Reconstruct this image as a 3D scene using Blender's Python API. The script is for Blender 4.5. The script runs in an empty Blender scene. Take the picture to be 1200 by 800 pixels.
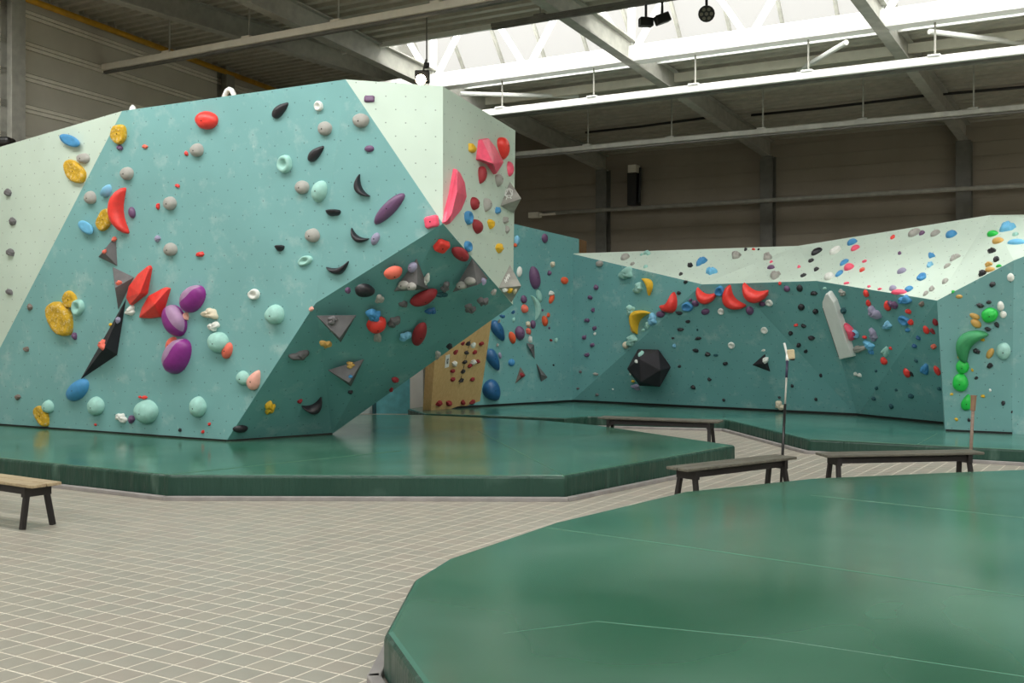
import bpy, bmesh, math, random
from mathutils import Vector, Matrix
random.seed(7)
scene = bpy.context.scene
COL = scene.collection
PI = math.pi

# ------------------------------------------------------------------ camera, world, exposure
F, CX, CY, H = 1300.0, 600.0, 378.0, 1.85          # focal length in pixels, horizon row, eye height
cam = bpy.data.cameras.new('camera')
cam.sensor_width = 36.0
cam.lens = 36.0 * F / 1200.0
cam.shift_y = (CY - 400.0) / 1200.0
cam.clip_end = 200
cam_o = bpy.data.objects.new('camera', cam)
cam_o.location = (0, 0, H)
cam_o.rotation_euler = (PI / 2, 0, 0)
COL.objects.link(cam_o)
scene.camera = cam_o
w = bpy.data.worlds.new('world')
scene.world = w
w.use_nodes = True
w.node_tree.nodes['Background'].inputs[0].default_value = (0.75, 0.85, 1.0, 1)
w.node_tree.nodes['Background'].inputs[1].default_value = 0.6
scene.view_settings.view_transform = 'Standard'
scene.view_settings.look = 'None'
scene.view_settings.gamma = 1.0
scene.view_settings.exposure = 0.0
PANE_NEAR_GLOW, PANE_FAR_GLOW = 9.8, 0.8        # pane glow: unseen near slopes boosted to light the hall, far slopes kept dim

# ------------------------------------------------------------------ maths helpers
V3 = Vector
EYE = V3((0, 0, H))
def ray(px, py): return V3(((px - CX) / F, 1.0, (CY - py) / F))
def at(px, py, Y): return EYE + ray(px, py) * Y
def onz(px, py, z):
    r = ray(px, py)
    return EYE + r * ((z - H) / r.z)
class Plane:
    def __init__(s, a, b, c):
        s.p = V3(a); s.n = (V3(b) - s.p).cross(V3(c) - s.p).normalized()
        if s.n.dot(EYE - s.p) < 0: s.n.negate()
    def hit(s, px, py):
        r = ray(px, py)
        return EYE + r * ((s.p - EYE).dot(s.n) / r.dot(s.n))

# ------------------------------------------------------------------ materials
def lin(c):
    c = c / 255.0
    return c / 12.92 if c <= 0.04045 else ((c + 0.055) / 1.055) ** 2.4
def rgb(r, g, b): return (lin(r), lin(g), lin(b), 1)
class NT:
    def __init__(s, name):
        s.m = bpy.data.materials.new(name); s.m.use_nodes = True
        s.t = s.m.node_tree; s.b = s.t.nodes['Principled BSDF']
    def n(s, kind, **kw):
        o = s.t.nodes.new(kind)
        for k, v in kw.items():
            if k.startswith('i_'): o.inputs[k[2:]].default_value = v
            else: setattr(o, k, v)
        return o
    def l(s, a, b): s.t.links.new(a, b)
    def math(s, op, a, b=None, c=None):
        o = s.n('ShaderNodeMath', operation=op)
        for i, v in enumerate((a, b, c)):
            if v is None: continue
            if isinstance(v, (int, float)): o.inputs[i].default_value = v
            else: s.l(v, o.inputs[i])
        return o.outputs[0]
    def mix(s, fac, a, b):
        o = s.n('ShaderNodeMix', data_type='RGBA')
        for i, v in ((0, fac), (6, a), (7, b)):
            if isinstance(v, (int, float, tuple)): o.inputs[i].default_value = v
            else: s.l(v, o.inputs[i])
        return o.outputs[2]
    def ramp(s, x, lo, hi):
        o = s.n('ShaderNodeMapRange'); o.inputs[1].default_value = lo; o.inputs[2].default_value = hi
        s.l(x, o.inputs[0]); return o.outputs[0]
    def noise(s, scale, detail=4, vec=None, rough=0.5):
        o = s.n('ShaderNodeTexNoise'); o.inputs['Scale'].default_value = scale
        o.inputs['Detail'].default_value = detail; o.inputs['Roughness'].default_value = rough
        if vec is not None: s.l(vec, o.inputs['Vector'])
        return o.outputs[0]
    def bump(s, h, strength, dist=0.01):
        o = s.n('ShaderNodeBump'); o.inputs['Strength'].default_value = strength; o.inputs['Distance'].default_value = dist
        s.l(h, o.inputs['Height']); s.l(o.outputs[0], s.b.inputs['Normal'])
MATS = {}
def plain(name, col, rough=0.6, metal=0.0, var=0.12, scale=6.0, bump=0.0, spec=0.5):
    if name in MATS: return MATS[name]
    t = NT(name); tc = t.n('ShaderNodeTexCoord')
    nz = t.noise(scale, 5, tc.outputs['Object'])
    d = tuple(c * (1 - var * 1.6) for c in col[:3]) + (1,)
    u = tuple(min(1, c * (1 + var)) for c in col[:3]) + (1,)
    t.l(t.mix(t.ramp(nz, 0.3, 0.7), d, u), t.b.inputs['Base Color'])
    t.b.inputs['Roughness'].default_value = rough; t.b.inputs['Metallic'].default_value = metal
    t.b.inputs['Specular IOR Level'].default_value = spec
    if bump: t.bump(t.noise(scale * 12, 4, tc.outputs['Object']), bump, 0.01)
    MATS[name] = t.m
    return t.m
def paint_wall(name, col, chalk=0.5, holes=True):
    t = NT(name); tc = t.n('ShaderNodeTexCoord'); uv = tc.outputs['UV']
    big = t.noise(0.9, 3, uv)
    c0 = t.mix(t.ramp(big, 0.3, 0.7), tuple(x * 0.93 for x in col[:3]) + (1,), tuple(min(1, x * 1.06) for x in col[:3]) + (1,))
    sm = t.noise(2.2, 8, uv, 0.68)
    patch = t.math('MULTIPLY', t.ramp(sm, 0.55, 0.8), chalk)
    mp = t.n('ShaderNodeMapping'); mp.inputs['Scale'].default_value = (9, 3, 1); mp.inputs['Rotation'].default_value = (0, 0, 0.5)
    t.l(uv, mp.inputs[0])
    streak = t.math('MULTIPLY', t.ramp(t.noise(1.6, 6, mp.outputs[0], 0.7), 0.6, 0.76), t.math('MULTIPLY', t.ramp(t.noise(1.1, 2, uv), 0.4, 0.65), chalk * 1.3))
    fac = t.math('MINIMUM', t.math('ADD', patch, streak), 0.75)
    c1 = t.mix(fac, c0, rgb(196, 214, 208))
    if holes:
        sp = t.n('ShaderNodeSeparateXYZ'); t.l(uv, sp.inputs[0])
        v = t.math('DIVIDE', sp.outputs[1], 0.17)
        par = t.math('MULTIPLY', t.math('MODULO', t.math('FLOOR', t.math('ADD', v, 200.0)), 2.0), 0.5)
        u = t.math('ADD', t.math('DIVIDE', sp.outputs[0], 0.24), par)
        a = t.math('MULTIPLY', t.math('SUBTRACT', t.math('FRACT', t.math('ADD', u, 200.0)), 0.5), 0.24)
        b = t.math('MULTIPLY', t.math('SUBTRACT', t.math('FRACT', t.math('ADD', v, 200.0)), 0.5), 0.17)
        d = t.math('SQRT', t.math('ADD', t.math('MULTIPLY', a, a), t.math('MULTIPLY', b, b)))
        h = t.math('MULTIPLY', t.math('LESS_THAN', d, 0.009), 0.55)
        c1 = t.mix(h, c1, (0.02, 0.035, 0.035, 1))
    t.l(c1, t.b.inputs['Base Color'])
    t.b.inputs['Roughness'].default_value = 0.7
    t.b.inputs['Specular IOR Level'].default_value = 0.3
    t.bump(t.noise(90, 3, uv), 0.15, 0.004)
    MATS[name] = t.m
    return t.m
def vinyl(name, col, rmin=0.12, rmax=0.24, side=False):
    t = NT(name); tc = t.n('ShaderNodeTexCoord'); o = tc.outputs['Object']
    c = t.mix(t.ramp(t.noise(0.5, 3, o, 0.5), 0.3, 0.7), tuple(x * 0.85 for x in col[:3]) + (1,), tuple(min(1, x * 1.15) for x in col[:3]) + (1,))
    dust = t.math('MULTIPLY', t.ramp(t.noise(0.7, 2, o, 0.5), 0.35, 0.8), 0.06 if side else 0.3)
    mp = t.n('ShaderNodeMapping'); mp.inputs['Scale'].default_value = (0.8, 9, 1); mp.inputs['Rotation'].default_value = (0, 0, 0.5)
    t.l(o, mp.inputs[0])
    scuff = t.math('MULTIPLY', t.ramp(t.noise(1.5, 4, mp.outputs[0], 0.5), 0.58, 0.85), 0.3)
    c = t.mix(t.math('ADD', dust, scuff) if side else dust, c, rgb(138, 170, 156))
    t.l(c, t.b.inputs['Base Color'])
    rr = t.n('ShaderNodeMapRange'); rr.inputs[1].default_value = 0.3; rr.inputs[2].default_value = 0.72
    rr.inputs[3].default_value = rmin; rr.inputs[4].default_value = rmax
    t.l(t.noise(0.8, 4, o, 0.5), rr.inputs[0]); t.l(rr.outputs[0], t.b.inputs['Roughness'])
    t.b.inputs['Specular IOR Level'].default_value = 0.5
    if side:
        m2 = t.n('ShaderNodeMapping'); m2.inputs['Scale'].default_value = (5, 5, 0.9); t.l(o, m2.inputs[0])
        t.bump(t.noise(1.5, 4, m2.outputs[0]), 0.9, 0.05)
    MATS[name] = t.m
    return t.m
def wood(name, c1, c2, rough=0.55, axis=(1, 18, 18)):
    t = NT(name); tc = t.n('ShaderNodeTexCoord')
    mp = t.n('ShaderNodeMapping'); mp.inputs['Scale'].default_value = axis
    t.l(tc.outputs['Object'], mp.inputs[0])
    n = t.noise(2.2, 7, mp.outputs[0], 0.6)
    t.l(t.mix(t.ramp(n, 0.3, 0.7), c1, c2), t.b.inputs['Base Color'])
    t.b.inputs['Roughness'].default_value = rough
    t.bump(n, 0.25, 0.004)
    MATS[name] = t.m
    return t.m
def emit(name, col, strength):
    t = NT(name)
    t.b.inputs['Base Color'].default_value = (0.05, 0.05, 0.05, 1); t.b.inputs['Roughness'].default_value = 0.8
    t.b.inputs['Emission Color'].default_value = col
    t.b.inputs['Emission Strength'].default_value = strength
    MATS[name] = t.m
    return t.m

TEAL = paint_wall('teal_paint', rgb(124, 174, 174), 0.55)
TEAL_FAR_AND_SHADE = paint_wall('teal_far_and_shade', rgb(107, 163, 163), 0.5)
PALE = paint_wall('pale_mint_paint', rgb(196, 213, 200), 0.3)
PLY = wood('plywood', rgb(206, 168, 112), rgb(222, 188, 134), 0.5, (14, 14, 1.5))
PLYC = wood('plywood_core', rgb(120, 96, 66), rgb(150, 122, 86), 0.8, (14, 14, 1.5))
VIN = vinyl('green_vinyl', rgb(54, 104, 82))
VINS = vinyl('green_vinyl_shaded_side', rgb(20, 62, 50), 0.35, 0.5, True)  # vinyl darkened on the mat sides, standing in for their shade
VINF = vinyl('green_vinyl_far', rgb(52, 106, 94))
VIND = plain('green_vinyl_seam', rgb(78, 122, 102), 0.45)
KERB = plain('grey_kerb', rgb(150, 146, 144), 0.7)
GROUT = plain('cream_grout', rgb(222, 216, 202), 0.85, var=0.06)
TILE = [plain('floor_tile_%d' % i, rgb(*c), 0.42, var=0.05, scale=3.0, spec=0.5) for i, c in enumerate(((160, 156, 145), (163, 157, 145), (158, 154, 143), (162, 155, 144)))]
WOODT = wood('weathered_wood', rgb(150, 132, 104), rgb(188, 170, 138), 0.65)
WOODD = wood('worn_dark_wood', rgb(78, 78, 70), rgb(116, 112, 100), 0.5)
BLK = plain('black_wood', rgb(34, 30, 30), 0.55)
STEEL = plain('grey_painted_steel', rgb(166, 166, 157), 0.5)
STEELD = plain('dark_painted_steel', rgb(108, 108, 102), 0.55)
WHITE = plain('white_painted_steel', rgb(232, 234, 230), 0.45, var=0.03)
DECK = plain('galvanised_deck', rgb(178, 175, 162), 0.45, metal=0.0, var=0.08)
CLAD = plain('grey_cladding', rgb(206, 202, 188), 0.7, var=0.05, scale=1.5)
CLADL = plain('pale_cladding_rib', rgb(236, 232, 218), 0.6, var=0.04)
CLADB = plain('taupe_cladding', rgb(152, 144, 130), 0.75, var=0.06, scale=1.5)
YEL = plain('yellow_pipe_paint', rgb(208, 156, 30), 0.45)
BLACKM = plain('black_metal', rgb(20, 20, 20), 0.4)
PANE_NEAR = emit('glowing_glazing_near', (1.0, 0.985, 0.95, 1), PANE_NEAR_GLOW)
PANE_FAR = emit('glowing_glazing_far', (1.0, 0.985, 0.92, 1), PANE_FAR_GLOW)
BOLT = plain('dark_bolt', rgb(40, 38, 38), 0.4, metal=0.6)

# ------------------------------------------------------------------ object helpers
def setp(o, label=None, cat=None, group=None, kind=None):
    if label: o['label'] = label
    if cat: o['category'] = cat
    if group: o['group'] = group
    if kind: o['kind'] = kind
    return o
def empty(name, loc=(0, 0, 0)):
    o = bpy.data.objects.new(name, None); o.location = loc; o.empty_display_size = 0.1
    COL.objects.link(o); return o
def link(name, me, mat=None, parent=None, mw=None):
    o = bpy.data.objects.new(name, me); COL.objects.link(o)
    if mat is not None:
        for m in (mat if isinstance(mat, (list, tuple)) else [mat]): me.materials.append(m)
    if mw is not None: o.matrix_world = mw
    if parent is not None:
        o.parent = parent
        o.matrix_parent_inverse = WM(parent).inverted()
    return o
def WM(o):
    m = Matrix.LocRotScale(o.location, o.rotation_euler, o.scale)
    return (WM(o.parent) @ o.matrix_parent_inverse @ m) if o.parent else m
class MB:
    def __init__(s): s.v = []; s.f = []; s.mi = []
    def add(s, vs, fs, mi=0):
        o = len(s.v); s.v += [V3(x) for x in vs]
        for f in fs: s.f.append([i + o for i in f]); s.mi.append(mi)
    def box(s, c, ax, ay, az, sx, sy, sz, mi=0):
        c = V3(c); ax, ay, az = V3(ax) * sx / 2, V3(ay) * sy / 2, V3(az) * sz / 2
        vs = [c + ax * i + ay * j + az * k for k in (-1, 1) for j in (-1, 1) for i in (-1, 1)]
        fs = [(0, 2, 3, 1), (4, 5, 7, 6), (0, 1, 5, 4), (2, 6, 7, 3), (0, 4, 6, 2), (1, 3, 7, 5)]
        if ax.cross(ay).dot(az) < 0: fs = [tuple(reversed(f)) for f in fs]
        s.add(vs, fs, mi)
    def bar(s, a, b, wd, ht, up=(0, 0, 1), mi=0):
        a, b = V3(a), V3(b); d = (b - a); L = d.length; d.normalize()
        sd = d.cross(V3(up)).normalized(); u = sd.cross(d)
        s.box((a + b) / 2, d, sd, u, L, wd, ht, mi)
    def tube(s, pts, r, seg=8, mi=0, cap=True):
        pts = [V3(p) for p in pts]; rs = r if isinstance(r, (list, tuple)) else [r] * len(pts)
        rings = []; prev = None
        for i, p in enumerate(pts):
            d = ((pts[min(i + 1, len(pts) - 1)] - pts[max(i - 1, 0)])).normalized()
            if prev is None:
                a = d.cross(V3((0, 0, 1)))
                if a.length < 0.05: a = d.cross(V3((1, 0, 0)))
            else: a = prev - d * prev.dot(d)
            a.normalize(); prev = a; b = d.cross(a)
            rings.append([p + (a * math.cos(2 * PI * k / seg) + b * math.sin(2 * PI * k / seg)) * rs[i] for k in range(seg)])
        vs = [q for rg in rings for q in rg]
        fs = [(i * seg + k, i * seg + (k + 1) % seg, (i + 1) * seg + (k + 1) % seg, (i + 1) * seg + k) for i in range(len(pts) - 1) for k in range(seg)]
        if cap: fs += [tuple(range(seg - 1, -1, -1)), tuple(range((len(pts) - 1) * seg, len(pts) * seg))]
        s.add(vs, fs, mi)
    def prism(s, poly, z0, z1, mi=0):
        n = len(poly)
        ar = sum(poly[i][0] * poly[(i + 1) % n][1] - poly[(i + 1) % n][0] * poly[i][1] for i in range(n))
        if ar < 0: poly = list(reversed(poly))
        vs = [(p[0], p[1], z0) for p in poly] + [(p[0], p[1], z1) for p in poly]
        s.add(vs, [tuple(range(n - 1, -1, -1)), tuple(range(n, 2 * n))] + [(i, (i + 1) % n, n + (i + 1) % n, n + i) for i in range(n)], mi)
    def build(s, name, mat, parent=None, origin=None, smooth=False, bevel=0):
        me = bpy.data.meshes.new(name)
        o0 = V3(origin) if origin is not None else (sum(s.v, V3((0, 0, 0))) / len(s.v))
        me.from_pydata([v - o0 for v in s.v], [], s.f)
        for p, mi in zip(me.polygons, s.mi):
            p.material_index = mi; p.use_smooth = smooth
        me.update()
        o = link(name, me, mat, parent, Matrix.Translation(o0))
        if bevel:
            b = o.modifiers.new('bevel', 'BEVEL'); b.width = bevel; b.segments = 3; b.limit_method = 'ANGLE'
        return o

# registry of climbing surfaces: (a, b, c, normal, phrase)
SURF = []
def face_axes(n):
    up = V3((0, 0, 1)); x = up.cross(n)
    if x.length < 1e-3: x = V3((1, 0, 0))
    x.normalize(); return x, n.cross(x)
def panel(parent, tris, mat, phrase, name='panel', thick=0.03, label=None):
    """a plywood facet: flat polygons facing the room, with real thickness"""
    bm = bmesh.new(); cache = {}
    def vert(p):
        k = tuple(round(c, 5) for c in p)
        if k not in cache: cache[k] = bm.verts.new(p)
        return cache[k]
    uvl = bm.loops.layers.uv.new('UVMap')
    for poly in tris:
        poly = [V3(p) for p in poly]
        c = sum(poly, V3((0, 0, 0))) / len(poly)
        n = sum(((poly[i] - c).cross(poly[(i + 1) % len(poly)] - c) for i in range(len(poly))), V3((0, 0, 0))).normalized()
        if n.dot(EYE - c) < 0: poly.reverse(); n.negate()
        f = bm.faces.new([vert(p) for p in poly])
        x, y = face_axes(n)
        for lp in f.loops: lp[uvl].uv = (lp.vert.co.dot(x), lp.vert.co.dot(y))
        for i in range(1, len(poly) - 1): SURF.append((poly[0], poly[i], poly[i + 1], n, phrase))
    me = bpy.data.meshes.new(name); bm.to_mesh(me); bm.free()
    o = link(name, me, mat, parent)
    s = o.modifiers.new('thickness', 'SOLIDIFY'); s.thickness = thick; s.offset = -1
    if label: o['label'] = label
    return o
def core(parent, loop, off, mat, name='support_back'):
    mb = MB(); n = len(loop); offs = [V3(q) for q in off] if isinstance(off, list) else [V3(off)] * n
    vs = [V3(p) for p in loop] + [V3(p) + q for p, q in zip(loop, offs)]
    mb.add(vs, [(i, (i + 1) % n, n + (i + 1) % n, n + i) for i in range(n)] + [tuple(range(n, 2 * n))])
    o = mb.build(name, mat, parent)
    return o

# ================================================================== THE HALL
TH = math.radians(31.56)
vh = V3((math.cos(TH), -math.sin(TH), 0))           # along the back wall, towards the right
uh = V3((math.sin(TH), math.cos(TH), 0))            # away from the camera, towards the back wall
C0 = V3((6.04, 26.0, 0))
EAVE, PITCH, RIDGE = 5.70, 0.095, 18.0
def rz(s): return EAVE + PITCH * min(max(s, 0), 2 * RIDGE - s)
def R(s, v, dz=0.0):
    p = C0 + vh * v - uh * s
    return V3((p.x, p.y, rz(s) + dz))
VL, VR, SB = -12.3, 20.0, 37.0
BAY = 4.3
HIP, VBAY, VSKY = 13.5, -5.2, -5.2            # the bay along the left wall has a level roof
ZUP = V3((0, 0, 1))
lw0 = V3((-8.365, 18.4, 0)); lwd = V3((0.332, 0.943, 0)).normalized()
_s = 0.0
_m = Matrix(((lwd.x, -vh.x), (lwd.y, -vh.y))).inverted() @ (C0 - lw0).to_2d()
CORNER = lw0 + lwd * _m[0]
LEFT_END = lw0 - lwd * 24.0

# floor
mb = MB()
mb.add([(-26, -16, -0.0016), (34, -16, -0.0016), (34, 36, -0.0016), (-26, 36, -0.0016)], [(0, 1, 2, 3)])
floor = mb.build('floor', GROUT); setp(floor, kind='structure')
TS = 0.0944 * H
T0n = V3((-1.3604 * H, 3.3614 * H, 0))
ax = vh; ay = uh
hw = TS / 2 - 0.0054
tile_mesh = []
for m in TILE:
    me = bpy.data.meshes.new('floor_tile')
    a, b = hw, hw - 0.0015
    me.from_pydata([(-a, -a, -0.006), (a, -a, -0.006), (a, a, -0.006), (-a, a, -0.006), (-b, -b, 0), (b, -b, 0), (b, b, 0), (-b, b, 0)], [],
                   [(4, 5, 6, 7), (0, 1, 5, 4), (1, 2, 6, 5), (2, 3, 7, 6), (3, 0, 4, 7)])
    me.materials.append(m); tile_mesh.append(me)
tiles = []
for i in range(-110, 110):
    for j in range(-60, 110):
        p = T0n + ax * (TS * (i + 0.5)) + ay * (TS * (j + 0.5))
        if p.y < -1 or p.y > 23 or abs(p.x) > 13: continue
        seen = False
        if p.y > 3.5:
            px, py = CX + F * p.x / p.y, CY + F * H / p.y
            near = (px < 452 or px < 480 - (py - 700) * 0.4) and py < 815 and px > -25 and py > 600
            seen = near
        tiles.append((0 if seen else 1, p.y, p))
tiles.sort(key=lambda t: (t[0], t[1]))
rotm = Matrix.Rotation(-TH, 4, 'Z')
far = MB()
for k, (q, yy, p) in enumerate(tiles):
    if k < 300 and q == 0:
        o = bpy.data.objects.new('floor_tile', tile_mesh[(k * 7 + k // 5) % 4]); COL.objects.link(o)
        o.matrix_world = Matrix.Translation(p) @ rotm; o.parent = floor; o.matrix_parent_inverse = WM(floor).inverted()
    else:
        c4 = [p + ax * (sx * (hw - 0.001)) + ay * (sy * (hw - 0.001)) for sx, sy in ((-1, -1), (1, -1), (1, 1), (-1, 1))]
        lo = [V3((c.x, c.y, -0.006)) for c in c4]
        far.add(c4 + lo, [(0, 1, 2, 3), (4, 5, 1, 0), (5, 6, 2, 1), (6, 7, 3, 2), (7, 4, 0, 3)], random.randrange(4))
o = far.build('floor_tiles', TILE, floor); setp(o, kind='stuff')

# walls -------------------------------------------------------------
def clad_wall(name, A, B, top, mat, rows, ribmat=None, inward=None):
    """A wall shell with separate horizontal cladding panels (and pale ribs) on its inner face"""
    d = (B - A).normalized(); L = (B - A).length
    nrm = d.cross(ZUP)
    if nrm.dot(EYE - (A + B) / 2) < 0: nrm = -nrm
    mb = MB(); mb.box((A + B) / 2 - nrm * 0.12 + ZUP * top / 2, d, nrm, ZUP, L, 0.2, top)
    wl = mb.build(name, mat); setp(wl, kind='structure')
    for z0, z1, kind in rows:
        m2 = MB(); t = 0.035 if kind == 'rib' else 0.02
        m2.box((A + B) / 2 + nrm * (t / 2 - 0.02) + ZUP * ((z0 + z1) / 2), d, nrm, ZUP, L, t, z1 - z0)
        m2.build('cladding_rib' if kind == 'rib' else 'cladding_panel', ribmat if kind == 'rib' else mat, wl)
    return wl, d, nrm
rows = []
z = 0.2
while z < 7.8:
    rows.append((z, z + 0.385, 'p'))
    rows.append((z + 0.395, z + 0.452, 'rib')); rows.append((z + 0.466, z + 0.523, 'rib'))
    z += 0.535
wall_left, dl, nl = clad_wall('wall_left', LEFT_END, CORNER, 8.0, CLAD, rows, CLADL)
rows = [(z * 0.3, z * 0.3 + 0.292, 'p') for z in range(0, 26)]
wall_back, db, nb = clad_wall('wall_back', CORNER, C0 + vh * VR, 8.0, CLADB, rows)
A = C0 + vh * VR; B = A - uh * SB
mb = MB(); mb.box((A + B) / 2 + vh * 0.1 + ZUP * 4, uh, vh, ZUP, SB, 0.2, 8); o = mb.build('wall_right', CLAD); setp(o, kind='structure')
A2 = B; B2_ = LEFT_END
mb = MB(); mb.bar(A2 + ZUP * 4, B2_ + ZUP * 4, 0.2, 8); o = mb.build('wall_rear', CLAD); setp(o, kind='structure')

# columns on the walls
def ibeam(mb, a, b, wd, ht, up=(0, 0, 1), tf=0.025, tw=0.02):
    a, b = V3(a), V3(b); d = (b - a).normalized(); sd = d.cross(V3(up)).normalized(); u = sd.cross(d)
    for k in (-1, 1): mb.bar(a + u * k * (ht / 2 - tf / 2), b + u * k * (ht / 2 - tf / 2), wd, tf, up)
    mb.bar(a, b, tw, ht - 2 * tf, up)
def column(p, top, nrm, label):
    mb = MB(); ibeam(mb, p + nrm * 0.12, p + nrm * 0.12 + ZUP * top, 0.3, 0.26, up=nrm)
    o = mb.build('wall_column', STEEL if 'left wall' in label else STEELD, origin=p); setp(o, label, 'column', 'steel wall columns', 'structure')
    return o
BAY = 4.3
colname = {-2: 'grey steel column on the back wall, behind the boulder', -1: 'grey steel column on the back wall, nearest the wall heater',
           0: 'grey steel column on the back wall above the red curved holds', 1: 'grey steel column on the back wall above the pale slab',
           2: 'grey steel column on the back wall, past the right edge', 3: 'grey steel column on the back wall, far right end'}
for k in range(-2, 4): column(C0 + vh * (BAY * k), rz(0.2), -uh, colname[k])
for q, lb in ((-0.02, 'pale steel column on the left wall at the photo edge'), (6.1, 'grey steel column on the left wall behind the boulder top'), (-9.0, 'grey steel column on the left wall out of sight')):
    column(lw0 + lwd * q, rz(HIP) + 0.4, nl, lb)

# roof deck, corrugated along the hall ------------------------------
STRIPS = [(6.4, 9.2), (16.6, 19.4), (26.6, 29.4)]      # rooflight openings
def deck(s0, s1, name, va, vb, level=False):
    mb = MB(); prof = []; s = s0
    zz = (lambda p, q: V3((p.x, p.y, max(p.z, rz(HIP) + q)))) if level else (lambda p, q: p)
    while s < s1 - 0.01:
        for ds, dz in ((0, 0.0), (0.10, 0.0), (0.13, 0.07), (0.22, 0.07), (0.25, 0.0)):
            if s + ds <= s1: prof.append((s + ds, dz))
        s += 0.25
    prof.append((s1, 0.0))
    vs = [zz(R(s, v, 0.42 + dz), 0.42 + dz) for v in (va, vb) for s, dz in prof]
    n = len(prof)
    mb.add(vs, [(i, i + 1, n + i + 1, n + i) for i in range(n - 1)])
    mb.add([zz(R(s, v, 0.62), 0.62) for v in (va, vb) for s in (s0, s1)], [(0, 2, 3, 1)])
    o = mb.build(name, DECK); setp(o, kind='structure'); return o
deck(-0.3, STRIPS[0][0], 'ceiling_far', VBAY, VR + 0.1)
deck(STRIPS[0][1], STRIPS[1][0], 'ceiling_middle', VBAY, VR + 0.1)
deck(-2.0, HIP, 'ceiling_left', -19.0, VBAY, True); deck(HIP, STRIPS[1][0], 'ceiling_left_near', -19.0, VBAY)
deck(STRIPS[1][1], STRIPS[2][0], 'ceiling_near', -24.0, VR + 0.1); deck(STRIPS[2][1], 40.0, 'ceiling_rear', -24.0, VR + 0.1)
mb = MB(); mb.add([R(-2, VBAY, 0.4), R(HIP, VBAY, 0.4), V3((*R(-2, VBAY).xy, rz(HIP) + 0.62)), R(HIP, VBAY, 0.62)], [(0, 1, 3, 2)])
o = mb.build('trim_1', CLAD); setp(o, kind='structure')

# rooflights: tilted glazing on both slopes, glazing bars, upstand
for k, (s0, s1) in enumerate(STRIPS):
    win = setp(empty('window_%d' % (k + 1), R((s0 + s1) / 2, 0, 0.4)), kind='structure')
    sm = (s0 + s1) / 2; zf0 = rz(s0) + 0.62; zf1 = rz(s1) + 0.62; zr = max(zf0, zf1) + 1.6
    def P(s, v, z): 
        p = C0 + vh * v - uh * s; return V3((p.x, p.y, z))
    va, vb = (VSKY if k == 0 else -20.0), VR
    step = 0.95 if k == 0 else (vb - va) / 2
    n = int(round((vb - va) / step))
    for i in range(n):
        v0, v1 = va + i * step, va + (i + 1) * step
        for sa, za in ((s0, zf0), (s1, zf1)):
            m2 = MB(); a, b, c, d = P(sa, v0 + 0.03, za), P(sa, v1 - 0.03, za), P(sm, v1 - 0.03, zr), P(sm, v0 + 0.03, zr)
            nn = (b - a).cross(d - a).normalized()
            if nn.z > 0: a, b, c, d = d, c, b, a; nn = -nn
            m2.add([a, b, c, d], [(0, 1, 2, 3)])
            m2.build('pane', PANE_FAR if sa == s0 else PANE_NEAR, win)
            m2 = MB(); m2.bar(P(sa, v0, za - 0.02), P(sm, v0, zr - 0.02), 0.06, 0.08); m2.build('glazing_bar', STEEL, win)
    for sa, za in ((s0, zf0), (s1, zf1)):
        m2 = MB(); m2.bar(P(sa, va, za - 0.12), P(sa, vb, za - 0.12), 0.06, 0.34); m2.build('upstand', WHITE, win)
    m2 = MB(); m2.add([P(s0, va, zf0 - 0.2), P(s1, va, zf1 - 0.2), P(s1, va, zf1), P(sm, va, zr), P(s0, va, zf0)], [(0, 1, 2, 3, 4)]); m2.build('end_gable', WHITE, win)
    m2 = MB(); m2.bar(P(sm, va, zr), P(sm, vb, zr), 0.14, 0.1); m2.build('ridge_bar', WHITE, win)

# rafters
for v in (-6.3, -10.2):
    mb = MB(); a, b = R(0.3, v), R(HIP + 2, v); a.z = b.z = rz(HIP) + 0.22
    ibeam(mb, a, b, 0.22, 0.4)
    o = mb.build('roof_rafter', STEEL); setp(o, 'grey roof rafter above the boulder top' if v > -8 else 'grey roof rafter nearest the left wall', 'roof beam', 'roof rafters')
for k in range(-1, 3):
    v = BAY * k
    mb = MB(); d = 0.0
    ibeam(mb, R(0, v, 0.2), R(RIDGE, v, 0.2), 0.2, 0.4)
    lb = {0: 'grey roof rafter crossing the rooflight above the far wall', 1: 'grey roof rafter crossing the rooflight near the right edge',
          -1: 'grey roof rafter left of the stage lights', -2: 'grey roof rafter above the boulder top', -3: 'grey roof rafter over the boulder front', -4: 'grey roof rafter along the left wall'}.get(k, 'grey roof rafter beyond the right edge of the photo')
    o = mb.build('roof_rafter', STEEL); setp(o, lb, 'roof beam', 'roof rafters')

# lattice girder under the rooflight
sT = 7.5
def G(v, z): p = C0 + vh * v - uh * sT; return V3((p.x, p.y, z))
zb = rz(sT) + 0.02; zt = zb + 1.75
gd = setp(empty('lattice_girder', G(0, zb)), 'white lattice girder running below the rooflight', 'girder')
mb = MB(); mb.bar(G(-8.4, zb + 0.14), G(VR - 0.05, zb + 0.14), 0.30, 0.28); mb.build('bottom_chord', WHITE, gd, bevel=0.01)
mb = MB(); mb.bar(G(VSKY + 0.1, zt), G(VR - 0.05, zt), 0.16, 0.16); mb.build('top_chord', WHITE, gd)
for k in range(-2, 9):
    v0 = k * BAY / 2
    for v1 in (v0 - BAY / 4, v0 + BAY / 4):
        mb = MB(); mb.bar(G(v0 + (0.08 if v1 > v0 else -0.08), zb + 0.25), G(v1, zt), 0.09, 0.09, up=uh); mb.build('diagonal', WHITE, gd)
    if k % 2 == 0:
        mb = MB(); mb.bar(G(v0, zb + 0.2), G(v0, zt), 0.1, 0.1, up=uh); mb.build('post', WHITE, gd)

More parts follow.
